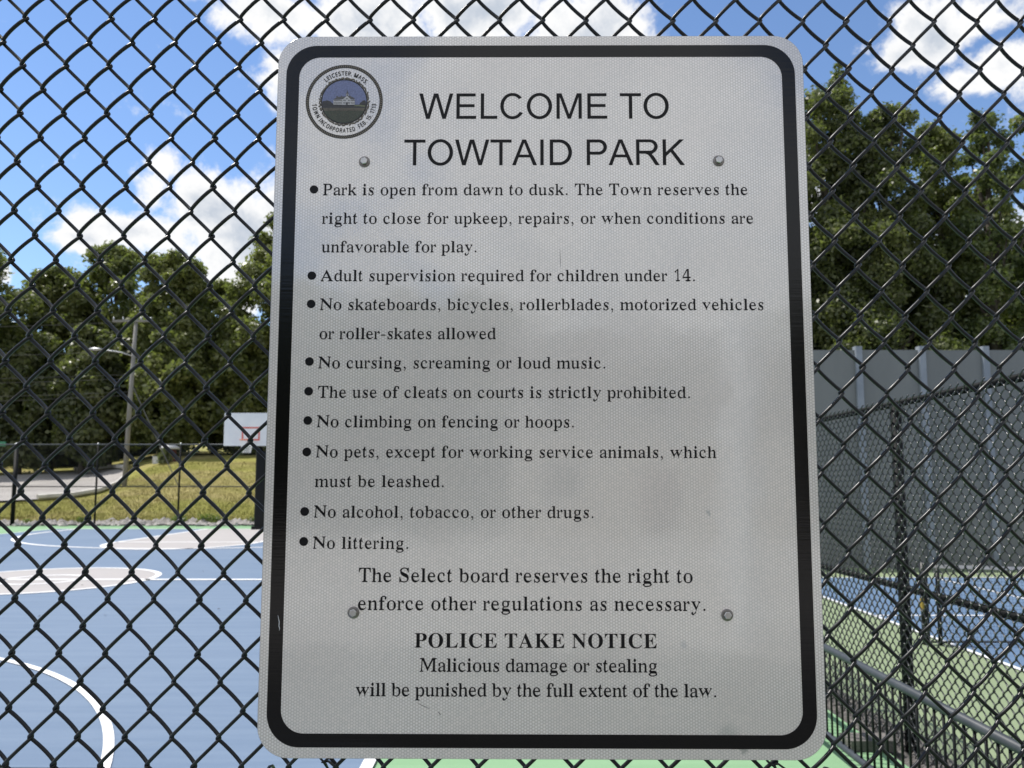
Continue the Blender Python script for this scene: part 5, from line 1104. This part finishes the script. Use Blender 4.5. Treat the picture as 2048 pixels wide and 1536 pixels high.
# small red shed with a pale round roof, bush and box on the crest
SD = 53.; sx = (340 - 1024) / 1500 * SD; sz = terr(sx, SD) - .1
sh_ = thing('small_shed', 'small dark red shed with pale domed roof at the top of the grass', 'shed', (sx, SD, sz))
bd = MB().lathe([(.46, 0), (.46, .95)], 8).obj('body', 'shed_red', sh_)
MB().lathe([(.64, .93), (.66, 1.0), (.56, 1.14), (.3, 1.24), (.04, 1.27)], 16).obj('roof', 'shed_roof', sh_, smooth=True)
bxo = thing('utility_box', 'low white box left of the small shed on the grass crest', 'box', ((315 - 1024) / 1500 * SD, SD, terr((315 - 1024) / 1500 * SD, SD)))
MB().box(-.24, .24, -.2, .2, -.1, .38, .02).obj('box_body', 'shed_roof', bxo); MB().box(-.26, .26, -.22, .22, .38, .43, .02).obj('lid', 'shed_roof', bxo)
bu = thing('evergreen_bush', 'small cone shaped evergreen bush in front of the small shed', 'bush', ((330 - 1024) / 1500 * 51.5, 51.5, terr((330 - 1024) / 1500 * 51.5, 51.5)))
put('crown', leaves_mesh('crown', [(0, 0, .25), (0, 0, .55), (0, 0, .85), (0, 0, 1.05)], [.46, .36, .24, .12], 2600, .12, 'leaf_dark', .8, .3), bu)
MB().tube([(0, 0, -.1), (0, 0, .8)], .04, 6).obj('trunk', 'bark', bu)
ss = thing('street_sign', 'small green street sign at the left edge above the far fence', 'sign', ((2 - 1024) / 1500 * 52, 52, terr((2 - 1024) / 1500 * 52, 52)))
MB().tube([(-.2, 0, -.1), (-.2, 0, 2.9 + .5)], .03, 8).obj('post', 'galvanised', ss, smooth=True)
zz = CAM_Z + (970 - 888) / 1500 * 52 - ss.location.z
MB().box(-.2, .32, -.04, -.02, zz - .16, zz + .16).obj('blade', 'sign_green', ss)

# white post added out of view to put a streak in the sign's film
gp = thing('reflection_post', 'white square post added out of view for the sign to reflect', 'post', (2.42, -6.2, 0), (0, 0, .75))
MB().box(-.13, .13, -.13, .13, -.1, 3.4, .02).obj('post', 'line_paint', gp); MB().box(-.15, .15, -.15, .15, 3.4, 3.48, .02).obj('cap', 'line_paint', gp)

# tan house added out of view to warm the reflection in the film
MAT['tan_siding'] = mat('tan_siding', rough=.8, build=mottled((.5, .43, .34), (.58, .5, .4), 2.))
MAT['window_glass'] = mat('window_glass', (.03, .035, .04), .08, spec=.6)
MAT['shingle'] = mat('shingle', rough=.9, build=mottled((.1, .095, .09), (.16, .15, .14), 8.))
hs_ = thing('reflection_house', 'tan sided house added out of view for the sign to reflect', 'house', (4.2, -24, -.02))
MB().box(-4.4, 4.4, -3, 3, -.3, 5.4).obj('wall', 'tan_siding', hs_)
mb = MB(); mb.add([(-4.8, -3.4, 5.3), (4.8, -3.4, 5.3), (4.8, 3.4, 5.3), (-4.8, 3.4, 5.3), (-4.8, 0, 7.2), (4.8, 0, 7.2)], [(0, 1, 5, 4), (3, 4, 5, 2), (0, 4, 3), (1, 2, 5), (0, 3, 2, 1)]); mb.obj('roof', 'shingle', hs_)
for x, z in ((-2.9, 1.2), (2.6, 1.2), (-2.9, 3.7), (0, 3.7), (2.6, 3.7)):
    w_ = MB().box(x - .5, x + .5, 3.0, 3.04, z, z + 1.2).obj('window', 'line_paint', hs_); MB().box(x - .42, x + .42, 3.04, 3.05, z + .08, z + 1.12).obj('pane', 'window_glass', w_)
d_ = MB().box(-.5, .5, 3.0, 3.06, 0, 2.1).obj('door', 'shed_red', hs_); MB().box(.32, .4, 3.06, 3.11, 1., 1.1).obj('handle', 'galvanised', d_)
